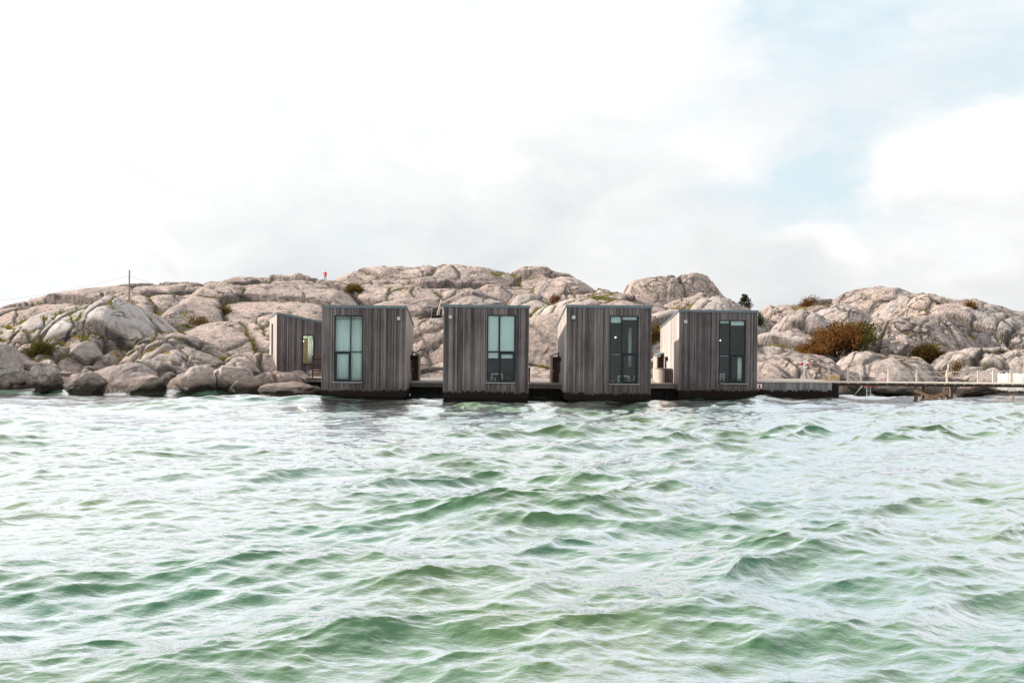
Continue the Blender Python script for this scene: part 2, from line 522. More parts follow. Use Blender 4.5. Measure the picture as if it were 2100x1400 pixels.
def rock_mat(name, boulder=False):
    m, t = new_mat(name)
    pos = t.new('ShaderNodeNewGeometry').outputs['Position']
    nz = t.new('ShaderNodeSeparateXYZ'); t.setin(nz, 0, pos)
    warp = t.vmath('ADD', pos, t.vmath('SCALE', t.noise(pos, 0.35, 4, 0.6, out='Color'), scale=1.6))
    n1 = t.noise(warp, 0.10, 5, 0.6)
    n2 = t.noise(warp, 0.45, 6, 0.65)
    n3 = t.noise(pos, 2.2, 5, 0.7)
    n4 = t.noise(pos, 7.0, 4, 0.75)
    base = t.ramp(n1, [(0.30, (0.210, 0.182, 0.174)), (0.43, (0.312, 0.254, 0.230)), (0.54, (0.412, 0.335, 0.298)), (0.68, (0.350, 0.280, 0.242))])
    pink = t.maprange(n2, 0.50, 0.66, 0.0, 0.8)
    base = t.mix(pink, base, (0.43, 0.310, 0.290))
    greyp = t.maprange(t.noise(warp, 0.8, 5, 0.7), 0.53, 0.64, 0.0, 0.75)
    base = t.mix(greyp, base, (0.150, 0.143, 0.140))
    # mottled lichen and mineral speckle
    sp = t.maprange(n3, 0.36, 0.62, 0.74, 1.32)
    base = t.mix(1.0, base, t.mix(0.0, sp, sp), 'MULTIPLY')
    dark = t.math('MULTIPLY', t.maprange(n4, 0.56, 0.68), t.maprange(n2, 0.38, 0.60))
    base = t.mix(t.math('MULTIPLY', dark, 0.65), base, (0.10, 0.085, 0.078))
    light = t.math('MULTIPLY', t.maprange(n4, 0.44, 0.34), t.maprange(n3, 0.45, 0.6))
    base = t.mix(t.math('MULTIPLY', light, 0.5), base, (0.44, 0.41, 0.385))
    # bleached patches
    pale = t.attr('pale')
    pale = t.math('MULTIPLY', pale, t.maprange(t.noise(warp, 0.7, 7, 0.7), 0.34, 0.56, 0.10, 1.0))
    base = t.mix(pale, base, (0.50, 0.490, 0.48))
    # rusty stain streaks
    streak = t.noise(t.mapping(warp, scale=(0.9, 0.9, 0.18)), 1.0, 5, 0.6)
    base = t.mix(t.maprange(streak, 0.62, 0.76, 0.0, 0.4), base, (0.32, 0.20, 0.14))
    # hairline joints
    e1 = t.voro(t.mapping(warp, scale=(0.22, 0.30, 0.42), rot=(0.3, 0.2, 0.5)), 1.0, 'DISTANCE_TO_EDGE')
    e2 = t.voro(t.mapping(warp, scale=(1.0, 0.8, 1.5), rot=(0.1, 0.5, 1.1)), 1.0, 'DISTANCE_TO_EDGE')
    gate = t.math('MULTIPLY', t.maprange(t.noise(pos, 0.30, 3, 0.5), 0.54, 0.66), 0.8)
    l1 = t.math('MULTIPLY', t.maprange(e1, 0.0, 0.045, 1.0, 0.0), t.maprange(t.noise(pos, 0.16, 3, 0.5), 0.50, 0.60))
    l2 = t.math('MULTIPLY', t.maprange(e2, 0.0, 0.09, 1.0, 0.0), gate)
    lines = t.math('MAXIMUM', l1, t.math('MULTIPLY', l2, 0.75))
    if boulder:
        lines = t.math('MULTIPLY', lines, 0.5)
    crack = t.math('MAXIMUM', lines, t.attr('crack'))
    base = t.mix(t.math('MULTIPLY', crack, 0.92), base, (0.035, 0.029, 0.024))
    # moss and turf in the hollows
    moss = t.math('MULTIPLY', t.attr('moss'), t.maprange(n3, 0.30, 0.5, 0.5, 1.0))
    mcol = t.ramp(t.noise(pos, 0.6, 5, 0.6), [(0.36, (0.060, 0.070, 0.016)), (0.5, (0.135, 0.125, 0.030)), (0.62, (0.24, 0.165, 0.055)), (0.72, (0.20, 0.105, 0.045))])
    base = t.mix(t.maprange(moss, 0.35, 0.7), base, mcol)
    # orange lichen and the wet weedy band by the water
    low = t.math('SUBTRACT', nz.outputs[2], t.math('MULTIPLY', t.math('SUBTRACT', t.noise(pos, 0.5, 5, 0.65), 0.5), 1.6))
    if boulder:
        low = t.math('SUBTRACT', low, 0.35)
    lich = t.math('MULTIPLY', t.maprange(t.noise(pos, 0.9, 5, 0.7), 0.62, 0.70), t.maprange(low, 3.2, 1.2, 0.0, 1.0))
    base = t.mix(t.math('MULTIPLY', lich, 0.8), base, (0.42, 0.22, 0.035))
    damp = t.maprange(low, 0.6, 1.7, 0.5, 0.0)
    base = t.mix(damp, base, (0.13, 0.082, 0.062))
    wet = t.maprange(low, 0.25, 0.75, 1.0, 0.0)
    base = t.mix(wet, base, (0.030, 0.021, 0.016))
    h = t.math('ADD', t.math('MULTIPLY', n3, 0.85), t.math('MULTIPLY', n4, 0.45))
    h = t.math('ADD', h, t.math('MULTIPLY', t.noise(warp, 0.8, 6, 0.6), 0.6))
    h = t.math('SUBTRACT', h, t.math('MULTIPLY', lines, 0.7))
    nrm = t.bump(h, 1.0, 0.45)
    rough = t.maprange(wet, 0, 1, 0.88, 0.45)
    principled(t, base, rough, nrm, Specular_IOR_Level=0.25)
    return m


M['rock'] = rock_mat('granite')
M['boulder'] = rock_mat('boulder_granite', True)


def water_mat():
    m, t = new_mat('sea_water')
    pos = t.new('ShaderNodeNewGeometry').outputs['Position']
    ang = R(32)
    st = t.mapping(pos, scale=(1.0, 1.8, 1.0), rot=(0, 0, -ang))
    w1 = t.noise(st, 1.3, 3, 0.6, 0.4)
    w2 = t.noise(st, 5.0, 3, 0.62, 0.6)
    w3 = t.noise(st, 17.0, 2, 0.6, 0.3)
    h = t.math('ADD', t.math('MULTIPLY', w1, 0.50), t.math('ADD', t.math('MULTIPLY', w2, 0.15), t.math('MULTIPLY', w3, 0.05)))
    nrm = t.bump(h, 0.42, 0.22)
    hue = t.noise(pos, 0.09, 3, 0.5)
    col = t.ramp(hue, [(0.35, (0.054, 0.138, 0.096)), (0.65, (0.100, 0.152, 0.066))])
    foam_a = t.attr('foam')
    fn = t.noise(st, 3.2, 6, 0.75, 0.8)
    foam = t.maprange(t.math('ADD', foam_a, t.math('MULTIPLY', t.math('SUBTRACT', fn, 0.5), 1.1)), 0.42, 0.75)
    # fine scattered flecks and thin spume lines
    fl = t.math('MULTIPLY', t.maprange(t.noise(st, 9.0, 6, 0.8), 0.66, 0.74), t.maprange(t.noise(pos, 0.35, 3, 0.5), 0.5, 0.65, 0.0, 0.5))
    foam = t.math('MAXIMUM', foam, fl)
    df = t.new('ShaderNodeBsdfDiffuse'); t.setin(df, 0, col); t.setin(df, 'Normal', nrm)
    gl = t.new('ShaderNodeBsdfGlossy'); t.setin(gl, 0, (0.96, 0.98, 1.0)); t.setin(gl, 1, 0.07); t.setin(gl, 'Normal', nrm)
    fr = t.new('ShaderNodeFresnel'); t.setin(fr, 0, 1.34); t.setin(fr, 'Normal', nrm)
    mx = t.new('ShaderNodeMixShader')
    t.setin(mx, 0, t.math('MULTIPLY', t.math('SUBTRACT', fr.outputs[0], 0.028), 4.6, clamp=True))
    t.link(df.outputs[0], mx.inputs[1]); t.link(gl.outputs[0], mx.inputs[2])
    fo = t.new('ShaderNodeBsdfDiffuse'); t.setin(fo, 0, (0.80, 0.82, 0.81))
    mf = t.new('ShaderNodeMixShader'); t.setin(mf, 0, foam)
    t.link(mx.outputs[0], mf.inputs[1]); t.link(fo.outputs[0], mf.inputs[2])
    t.link(mf.outputs[0], t.out.inputs[0])
    return m


M['water'] = water_mat()


def leaf_mat(name, stops, trans=0.25):
    m, t = new_mat(name)
    r = t.attr('tint')
    pos = t.new('ShaderNodeNewGeometry').outputs['Position']
    f = t.math('ADD', t.math('MULTIPLY', r, 0.6), t.math('MULTIPLY', t.noise(pos, 0.9, 3, 0.5), 0.4))
    c = t.ramp(f, stops)
    d = t.new('ShaderNodeBsdfDiffuse'); t.setin(d, 0, c)
    tl = t.new('ShaderNodeBsdfTranslucent'); t.setin(tl, 0, c)
    mx = t.new('ShaderNodeMixShader'); t.setin(mx, 0, trans)
    t.link(d.outputs[0], mx.inputs[1]); t.link(tl.outputs[0], mx.inputs[2])
    t.link(mx.outputs[0], t.out.inputs[0])
    return m


M['leaf_rust'] = leaf_mat('rust_leaves', [(0.20, (0.040, 0.020, 0.010)), (0.45, (0.115, 0.050, 0.018)), (0.65, (0.20, 0.095, 0.030)), (0.84, (0.18, 0.125, 0.034))])
M['leaf_olive'] = leaf_mat('olive_leaves', [(0.2, (0.035, 0.038, 0.012)), (0.5, (0.085, 0.085, 0.022)), (0.8, (0.17, 0.13, 0.035))])
M['leaf_mixed'] = leaf_mat('autumn_leaves', [(0.2, (0.045, 0.032, 0.012)), (0.45, (0.13, 0.065, 0.018)), (0.65, (0.10, 0.105, 0.022)), (0.85, (0.24, 0.16, 0.04))])
M['leaf_pine'] = leaf_mat('pine_needles', [(0.2, (0.018, 0.030, 0.014)), (0.55, (0.040, 0.060, 0.025)), (0.85, (0.075, 0.075, 0.032))], 0.12)
M['grass'] = leaf_mat('rough_grass', [(0.2, (0.055, 0.070, 0.014)), (0.45, (0.125, 0.130, 0.026)), (0.65, (0.26, 0.190, 0.055)), (0.85, (0.32, 0.21, 0.085))], 0.3)
M['bark'] = simple_mat('bark', (0.07, 0.050, 0.038), 0.9, 0.3, 8)

# ------------------------------------------------------------------ rocky island
# every outcrop: crest line in photo pixels, its depth, length and drop of the seaward face
LAYERS = [
    # left side, back to front
    ([(-420, 690), (-250, 672), (-120, 660), (0, 640), (30, 628), (75, 615), (130, 608), (180, 600), (250, 588), (300, 580), (340, 578), (390, 580), (420, 587), (450, 594)], 185, 16, 3.2),
    ([(415, 592), (440, 580), (490, 577), (515, 574), (560, 576)], 200, 8, 2.0),
    ([(-300, 690), (-100, 662), (0, 637), (8, 635), (98, 613), (167, 613), (213, 620), (244, 632), (268, 648)], 145, 12, 3.6),
    ([(205, 612), (224, 601), (260, 600), (308, 601), (385, 605), (425, 618), (452, 640)], 160, 15, 4.0),
    ([(-420, 700), (-200, 680), (-60, 668), (0, 663), (20, 660), (62, 648), (85, 634), (116, 637), (149, 638), (154, 632), (180, 630), (236, 637), (265, 627), (288, 630), (308, 640), (326, 658), (360, 689), (390, 696)], 114, 10, 4.6),
    ([(330, 700), (380, 682), (427, 664), (476, 656), (540, 653), (600, 655), (660, 660)], 128, 10, 3.0),
    ([(-420, 735), (-200, 728), (-60, 722), (0, 715), (30, 712), (60, 714), (95, 726), (130, 738), (165, 755)], 98, 6, 3.2),
    ([(118, 722), (128, 711), (155, 707), (200, 715), (240, 726), (256, 748)], 102, 6, 3.2),
    ([(245, 738), (300, 714), (330, 706), (370, 697), (400, 704), (440, 720), (475, 738)], 105, 9, 4.2),
    ([(-420, 765), (-100, 752), (0, 748), (100, 757), (180, 762), (230, 752), (290, 748), (345, 756), (400, 768)], 90.8, 3.0, 2.8),
    ([(450, 745), (480, 727), (505, 720), (528, 716), (552, 724), (600, 740), (650, 750)], 101, 6, 3.5),
    ([(395, 782), (430, 762), (470, 746), (510, 743), (550, 748), (600, 765)], 93.5, 5, 3.0),
    # middle, back to front
    ([(450, 668), (472, 640), (485, 612), (500, 597), (515, 578), (528, 572), (570, 572), (620, 576), (660, 579.5), (690, 582), (740, 592), (765, 606)], 179, 46, 7.8),
    ([(680, 590), (688, 583), (700, 572), (730, 556), (760, 555), (785, 549), (810, 552), (850, 556), (880, 551), (920, 549), (950, 551), (1000, 553), (1030, 558), (1055, 562), (1075, 556), (1110, 555), (1140, 566), (1165, 568), (1195, 582)], 208, 10, 2.4),
    ([(690, 592), (740, 583), (780, 577), (820, 575), (884, 574), (923, 576), (940, 583), (1004, 584), (1034, 586), (1095, 590), (1125, 602)], 188, 14, 2.6),
    ([(735, 610), (760, 598), (800, 593), (850, 590), (900, 596), (955, 603)], 168, 14, 3.2),
    ([(740, 640), (790, 622), (840, 612), (880, 612), (915, 622), (940, 640)], 148, 12, 3.4),
    ([(900, 625), (923, 615), (949, 602), (970, 598), (991, 602), (1024, 615), (1042, 632)], 142, 12, 3.4),
    ([(985, 601), (1004, 589), (1030, 588), (1050, 600), (1060, 624)], 162, 10, 3.0),
    ([(1053, 614), (1065, 603), (1088, 599), (1120, 606), (1136, 626)], 152, 10, 3.0),
    ([(1088, 600), (1100, 586), (1115, 575), (1150, 567), (1175, 570), (1195, 580), (1212, 593), (1224, 612)], 184, 12, 4.4),
    ([(1212, 603), (1225, 588), (1245, 592), (1260, 602), (1290, 612)], 178, 10, 3.0),
    ([(1095, 645), (1120, 631), (1152, 617), (1184, 609), (1220, 606), (1260, 604), (1300, 608), (1345, 616), (1390, 634), (1425, 655)], 147, 16, 4.4),
    ([(1276, 606), (1286, 590), (1292, 577), (1306, 573), (1350, 570), (1400, 569), (1430, 564), (1452, 570), (1472, 588), (1490, 609), (1503, 620)], 194, 4.5, 4.4),
    ([(1345, 630), (1380, 613), (1400, 607), (1440, 603), (1480, 613), (1520, 630), (1560, 652)], 163, 16, 4.2),
    ([(815, 700), (838, 668), (848, 660), (862, 651), (880, 648), (910, 645), (960, 650), (1010, 668)], 117, 4.5, 6.2),
    ([(780, 775), (850, 757), (870, 747), (910, 741), (970, 744)], 103, 7, 2.2),
    ([(1035, 675), (1085, 656), (1100, 652), (1145, 641), (1200, 640), (1290, 652)], 117, 4.0, 5.8),
    ([(1030, 750), (1085, 738), (1110, 742), (1145, 746), (1210, 750)], 104, 5, 2.0),
    ([(1295, 690), (1340, 657), (1375, 646), (1425, 652)], 122, 8, 4.2),
    ([(1320, 745), (1350, 727), (1390, 715), (1450, 715)], 106, 7, 3.0),
    # right side, back to front
    ([(1515, 668), (1545, 650), (1565, 633), (1600, 628), (1640, 627), (1690, 613), (1720, 605), (1750, 597), (1790, 594), (1840, 596), (1870, 603), (1920, 611), (1970, 633), (2010, 656)], 168, 18, 5.0),
    ([(1925, 628), (1970, 620), (2000, 621), (2030, 625), (2055, 638), (2100, 641), (2250, 655), (2500, 680)], 176, 10, 3.2),
    ([(1588, 676), (1596, 664), (1609, 651), (1633, 643), (1655, 640), (1671, 648), (1680, 642), (1715, 632), (1750, 631), (1780, 637), (1794, 658)], 142, 6, 4.4),
    ([(1778, 640), (1790, 627), (1817, 617), (1855, 632), (1885, 648)], 152, 9, 3.2),
    ([(1838, 615), (1850, 605), (1900, 612), (1960, 624), (2000, 641), (2040, 661), (2100, 690), (2200, 715), (2450, 735)], 142, 22, 7.2),
    ([(1775, 672), (1800, 657), (1860, 650), (1920, 646), (1960, 666), (2005, 702)], 127, 8, 5.2),
    ([(1535, 692), (1560, 685), (1600, 687), (1640, 693), (1668, 706)], 128, 10, 2.8),
    ([(1722, 738), (1737, 720), (1761, 715), (1807, 720), (1873, 739), (1915, 765)], 109, 7, 3.8),
    ([(1500, 722), (1555, 711), (1590, 714), (1640, 722), (1680, 729), (1722, 760)], 105, 8, 3.8),
    ([(1925, 760), (1960, 737), (2010, 722), (2060, 716), (2120, 721), (2450, 740)], 111, 7, 4.2),
]
_L = []
for pts, yy, lf, dd in LAYERS:
    w = [P(u, v, yy) for u, v in pts]
    _L.append((np.array([q.x for q in w]), np.array([q.z for q in w]), yy, lf, dd))

SHORE = ([-200, -46, -30, -22, -15, 0, 14, 22, 30, 42, 60, 200], [88.5, 88.0, 88.5, 90.5, 98.5, 99.0, 98.5, 98.0, 99.0, 101.0, 102.0, 100.0])


def terrain(x, y):
    """height of the island with its joints; returns z, crack, block mask"""
    wx = x + 1.8 * fbm(x / 7, y / 9, 3, 3)
    wy = y + 2.4 * fbm(x / 8, y / 8, 3, 9)
    ys = np.interp(x, *SHORE) + 1.2 * fbm(x / 3.5, y * 0 + 1.5, 3, 21)
    base = np.where(y > ys, 0.02 + 0.10 * (y - ys), (y - ys) * 0.55)
    base = np.minimum(base, 5.2)
    far = np.maximum(0, y - 215)
    base = base - far * 0.25
    z = base
    lim = np.full(x.shape, 0.0)
    for (lx, lz, yc0, lf, dd) in _L:
        yc = yc0 + 1.6 * np.sin(x * 0.21 + yc0) + 2.0 * fbm(x / 11, x * 0 + yc0, 2, int(yc0))
        zc = np.interp(wx * 0.35 + x * 0.65, lx, lz)
        out = np.maximum(lx[0] - x, 0) + np.maximum(x - lx[-1], 0)
        zc = zc - out * 0.8 - out * out * 0.1
        t = (yc - y) / lf
        drop = np.where(t > 1, dd * (1 + 2.2 * (t - 1)), dd * np.abs(np.clip(t, 0, 1)) ** 2.2)
        back = np.maximum(y - yc, 0)
        h = zc - np.where(t > 0, drop, 0.10 * back + 0.006 * back * back)
        k = 0.35
        d = np.clip(0.5 + 0.5 * (h - z) / k, 0, 1)
        z = z * (1 - d) + h * d + k * d * (1 - d) * 0.5
    # jointing
    blocky = np.clip(sstep(-18, -30, x) * sstep(107, 99, y) + sstep(24, 32, x) * 0.7 + 0.25 * sstep(0.0, 0.5, fbm(x / 14, y / 14, 3, 41)), 0, 1)
    f1, f2, c1, cx1, cy1 = voronoi(wx / 14.0, wy / 13.0, 1)
    e1 = f2 - f1
    r1 = -0.45 * np.exp(-e1 * 16.0) + 0.25 * (1 - np.exp(-e1 * 5.0)) - 0.2 + (c1 - 0.5) * 1.1 + (cx1 * (c1 - 0.5) * 2.0 + cy1 * 0.8) * 0.6
    a = 0.5
    rx, ry = wx * math.cos(a) + wy * math.sin(a), -wx * math.sin(a) + wy * math.cos(a)
    f1b, f2b, c2, cx2, cy2 = voronoi(rx / 3.6, ry / 4.6, 2)
    e2 = f2b - f1b
    m2 = 0.10 + 0.90 * np.maximum(blocky, sstep(0.05, 0.5, fbm(x / 10, y / 12, 3, 55)))
    r2 = (-0.28 * np.exp(-e2 * 13.0) + 0.18 * (1 - np.exp(-e2 * 5.0)) + (c2 - 0.5) * 0.62 + (cx2 * (c2 - .5) * 1.8 + cy2 * 0.5) * 0.5) * m2
    f1c, f2c, c3, cx3, cy3 = voronoi(rx / 1.25 + 3.1, ry / 1.5, 3)
    e3 = f2c - f1c
    m3 = blocky * sstep(-0.35, 0.35, fbm(x / 6, y / 6, 3, 71)) + 0.08
    r3 = (0.24 * (1 - np.exp(-e3 * 4.0) - 0.75) + (c3 - 0.5) * 0.34 + (cx3 * (c3 - .5) * 1.2 + cy3 * 0.4) * 0.3) * m3
    damp = sstep(-1.2, 0.8, z)
    # long joints: two families of fracture planes with slabs stepped against each other
    j = 0.0
    jc = 0.0
    for (ang, spc, dep, stp, sd) in ((0.25, 6.5, 0.50, 0.55, 201), (1.35, 7.5, 0.45, 0.70, 211), (-0.6, 9.5, 0.40, 0.4, 221)):
        s_ = (x * math.cos(ang) + y * math.sin(ang)) / spc + 0.55 * fbm(x / 13, y / 13, 3, sd) + 0.05 * fbm(x / 1.5, y / 1.5, 2, sd + 3)
        c_ = np.floor(s_)
        fr = s_ - c_
        dd_ = np.minimum(fr, 1 - fr) * spc
        gate = sstep(-0.10, 0.25, fbm(x / 8 + sd, y / 8, 2, sd + 1))
        j = j - dep * np.exp(-(dd_ / 0.22) ** 2) * gate + (_hash(c_, c_ * 0, sd) - 0.5) * stp * gate + (fr - 0.5) * 0.35 * stp * gate
        jc = np.maximum(jc, np.exp(-(dd_ / 0.16) ** 2) * gate)
    z = z + j * damp * (0.55 + 0.45 * blocky)
    z = z + (r1 + r2 + r3) * damp + 0.10 * fbm(x / 1.6, y / 1.6, 4, 88, 0.6) * damp
    crack = np.clip(np.exp(-(e1 / 0.035) ** 2) * 0.9 + np.exp(-(e2 / 0.05) ** 2) * 0.8 * m2 + np.exp(-(e3 / 0.09) ** 2) * 0.5 * m3, 0, 1)
    crack = np.maximum(crack, 0.9 * jc)
    return z, crack, blocky


def ground_z(x, y):
    z, _, _ = terrain(np.array([float(x)]), np.array([float(y)]))
    return float(z[0])


def hit(u, v, y_guess=None):
    """depth at which the line of sight through a photo pixel meets the rock"""
    ys_ = np.linspace(90, 212, 500)
    d = pix_dir(u, v)
    z, _, _ = terrain(ys_ * d.x / d.y, ys_)
    k = np.nonzero(z > CAM_H + ys_ * d.z / d.y)[0]
    if len(k) == 0:
        return y_guess
    return float(ys_[k[0]])


NR, NC = 600, 960
ty = np.concatenate([84 + 36 * np.linspace(0, 1, 300, endpoint=False), 120 + 110 * np.linspace(0, 1, 300) ** 1.12])
tslope = np.linspace(-0.66, 0.66, NC)
TX = ty[:, None] * tslope[None, :]
TY = np.repeat(ty[:, None], NC, 1)
TZ, TCR, TBL = terrain(TX, TY)


def blur(a, r):
    p = np.pad(a, r, mode='edge')
    c = np.cumsum(p, 0); c = np.vstack([np.zeros((1, c.shape[1])), c])
    p = (c[2 * r + 1:] - c[:-2 * r - 1]) / (2 * r + 1)
    c = np.cumsum(p, 1); c = np.hstack([np.zeros((c.shape[0], 1)), c])
    return (c[:, 2 * r + 1:] - c[:, :-2 * r - 1]) / (2 * r + 1)


conc = np.clip((blur(blur(TZ, 5), 5) - TZ) * 2.6, -1, 1)
patch = fbm(TX / 9, TY / 11, 4, 101)
gyz, gxz = np.gradient(TZ)
slope = np.hypot(gyz / np.gradient(TY, axis=0), gxz / np.gradient(TX, axis=1))
moss = sstep(-0.02, 0.50, conc * 1.05 + patch * 0.85 + TCR * 0.2) * sstep(1.5, 2.6, TZ) * sstep(1.3, 0.6, slope)
pu = 1050 + TX / TY * FPX
pale = np.exp(-((TX + 46) / 13.0) ** 2) * np.exp(-((TY - 109) / 9.0) ** 2) * sstep(4.2, 6.5, TZ) * 1.1
pale = np.maximum(pale, 0.35 * sstep(0.1, 0.6, fbm(TX / 16, TY / 18, 3, 131)))
pale = np.maximum(pale, 0.5 * np.exp(-((TX - 2) / 8.0) ** 2) * np.exp(-((TY - 140) / 9.0) ** 2))
tme = fast_grid_mesh('rocky_island', TX, TY, TZ)
add_attr(tme, 'crack', TCR); add_attr(tme, 'moss', moss); add_attr(tme, 'pale', np.clip(pale, 0, 1))
island = link_mesh('rocky_terrain', tme, M['rock'])
tag(island, 'rounded pinkish grey granite hill behind the cabins', None, None, 'structure')


# ------------------------------------------------------------------ sea
def ocean(N, L, lam_p, lam_min, rms, wind, spread, seed):
    rng = np.random.default_rng(seed)
    k1 = 2 * np.pi * np.fft.fftfreq(N, L / N)
    kx, ky = np.meshgrid(k1, k1, indexing='xy')
    k = np.hypot(kx, ky); k[0, 0] = 1e-6
    kp = 2 * np.pi / lam_p
    c = (kx * wind[0] + ky * wind[1]) / k
    D = np.where(c > 0, np.abs(c) ** spread, 0.10 * np.abs(c) ** 2) + 0.03
    S = k ** -4.25 * np.exp(-1.25 * (kp / k) ** 2) * D * np.exp(-(k * lam_min / 6.28) ** 2)
    S[0, 0] = 0
    H = np.sqrt(S) * (rng.standard_normal((N, N)) + 1j * rng.standard_normal((N, N)))
    h = np.fft.ifft2(H).real
    s = rms / h.std()
    dx = np.fft.ifft2(-1j * kx / k * H).real * s
    dy = np.fft.ifft2(-1j * ky / k * H).real * s
    return h * s, dx, dy


def sample(a, L, x, y):
    N = a.shape[0]
    fx, fy = (x / L * N) % N, (y / L * N) % N
    ix, iy = np.floor(fx).astype(int), np.floor(fy).astype(int)
    tx, ty_ = fx - ix, fy - iy
    ix %= N; iy %= N
    jx, jy = (ix + 1) % N, (iy + 1) % N
    return (a[iy, ix] * (1 - tx) + a[iy, jx] * tx) * (1 - ty_) + (a[jy, ix] * (1 - tx) + a[jy, jx] * tx) * ty_


wdir = np.array([0.50, -0.866])
O1 = ocean(1024, 118.0, 9.5, 0.28, 0.185, wdir, 5, 5)
O2 = ocean(512, 23.0, 1.5, 0.07, 0.019, (0.30, -0.954), 3, 6)
CHOP = -1.15
dxx = np.gradient(O1[1], 118.0 / 1024, axis=1)
dyy = np.gradient(O1[2], 118.0 / 1024, axis=0)
JAC = (1 + CHOP * dxx) * (1 + CHOP * dyy)

WR, WC = 900, 760
wy_ = 9.5 * (104 / 9.5) ** np.linspace(0, 1, WR)
ws = np.linspace(-0.68, 0.68, WC)
WX = wy_[:, None] * ws[None, :]
WY = np.repeat(wy_[:, None], WC, 1)
calm = (1.10 - 0.16 * sstep(24, 52, WY) - 0.20 * sstep(62, 84, WY)) * (1.0 - 0.22 * sstep(2, -14, WX)) * np.clip(0.95 + 0.9 * fbm(WX / 11, WY / 9, 2, 401), 0.45, 1.6)
fade = np.clip(np.minimum(sstep(9.5, 12, WY), sstep(104, 98, WY)), 0, 1)
far2 = sstep(75, 35, WY)
h1, ax1, ay1 = [sample(a, 118.0, WX, WY) for a in O1]
h2, ax2, ay2 = [sample(a, 23.0, WX, WY) for a in O2]
WZ = (h1 * calm + h2 * (0.5 + 0.5 * far2)) * fade
X2 = WX + CHOP * (ax1 * calm + ax2 * 0.8 * far2) * fade
Y2 = WY + CHOP * (ay1 * calm + ay2 * 0.8 * far2) * fade
foam = sstep(0.52, 0.08, sample(JAC, 118.0, WX, WY)) * 0.75
gz, _, _ = terrain(X2[-330:], Y2[-330:])
shore_foam = np.zeros_like(WX)
shore_foam[-330:] = sstep(-0.9, -0.1, gz) * 0.42 * sstep(-0.2, 0.5, fbm(X2[-330:] / 2.2, Y2[-330:] / 2.2, 3, 5))
foam = np.maximum(foam, shore_foam)
wme = fast_grid_mesh('sea', X2, Y2, WZ)
add_attr(wme, 'foam', foam)
sea = link_mesh('water', wme, M['water'])
tag(sea, 'choppy pale green sea in front of the cabins', None, None, 'structure')
# the open sea around it, as one wide sheet just below the troughs
outer = MB()
outer.v = [(-3000, -3000, -0.62), (3000, -3000, -0.62), (3000, 3000, -0.62), (-3000, 3000, -0.62)]
outer.f = [(0, 1, 2, 3)]
open_sea = outer.build('open_water', M['water'])
tag(open_sea, 'open sea stretching away around the rocky island', None, None, 'structure')

# ------------------------------------------------------------------ cabins
DECK_Z = 1.26
BOARD_ME = bpy.data.meshes.new('board')
_b = MB().box(0, 1, 0, 1, 0, 1)
BOARD_ME.from_pydata(_b.v, [], _b.f); BOARD_ME.materials.append(M['board'])
PLANK_ME = bpy.data.meshes.new('white_plank')
PLANK_ME.from_pydata(_b.v, [], _b.f); PLANK_ME.materials.append(M['white_plank'])


def board(x, y, z, sx, sy, sz, parent, me=BOARD_ME, name='board'):
    o = bpy.data.objects.new(name, me)
    COL.objects.link(o)
    o.parent = parent
    o.location = (x, y, z)
    o.scale = (sx, sy, sz)
    return o


def pane_mesh(name, x0, x1, z0, z1, y, parent, mat='glass'):
    me = bpy.data.meshes.new(name)
    me.from_pydata([(x0, y, z0), (x1, y, z0), (x1, y, z1), (x0, y, z1)], [], [(0, 1, 2, 3)])
    return link_mesh(name, me, M[mat], parent)


def frame_bars(mb, x0, x1, z0, z1, y0, y1, t):
    mb.box(x0, x1, y0, y1, z0, z0 + t); mb.box(x0, x1, y0, y1, z1 - t, z1)
    mb.box(x0, x0 + t, y0, y1, z0 + t, z1 - t); mb.box(x1 - t, x1, y0, y1, z0 + t, z1 - t)


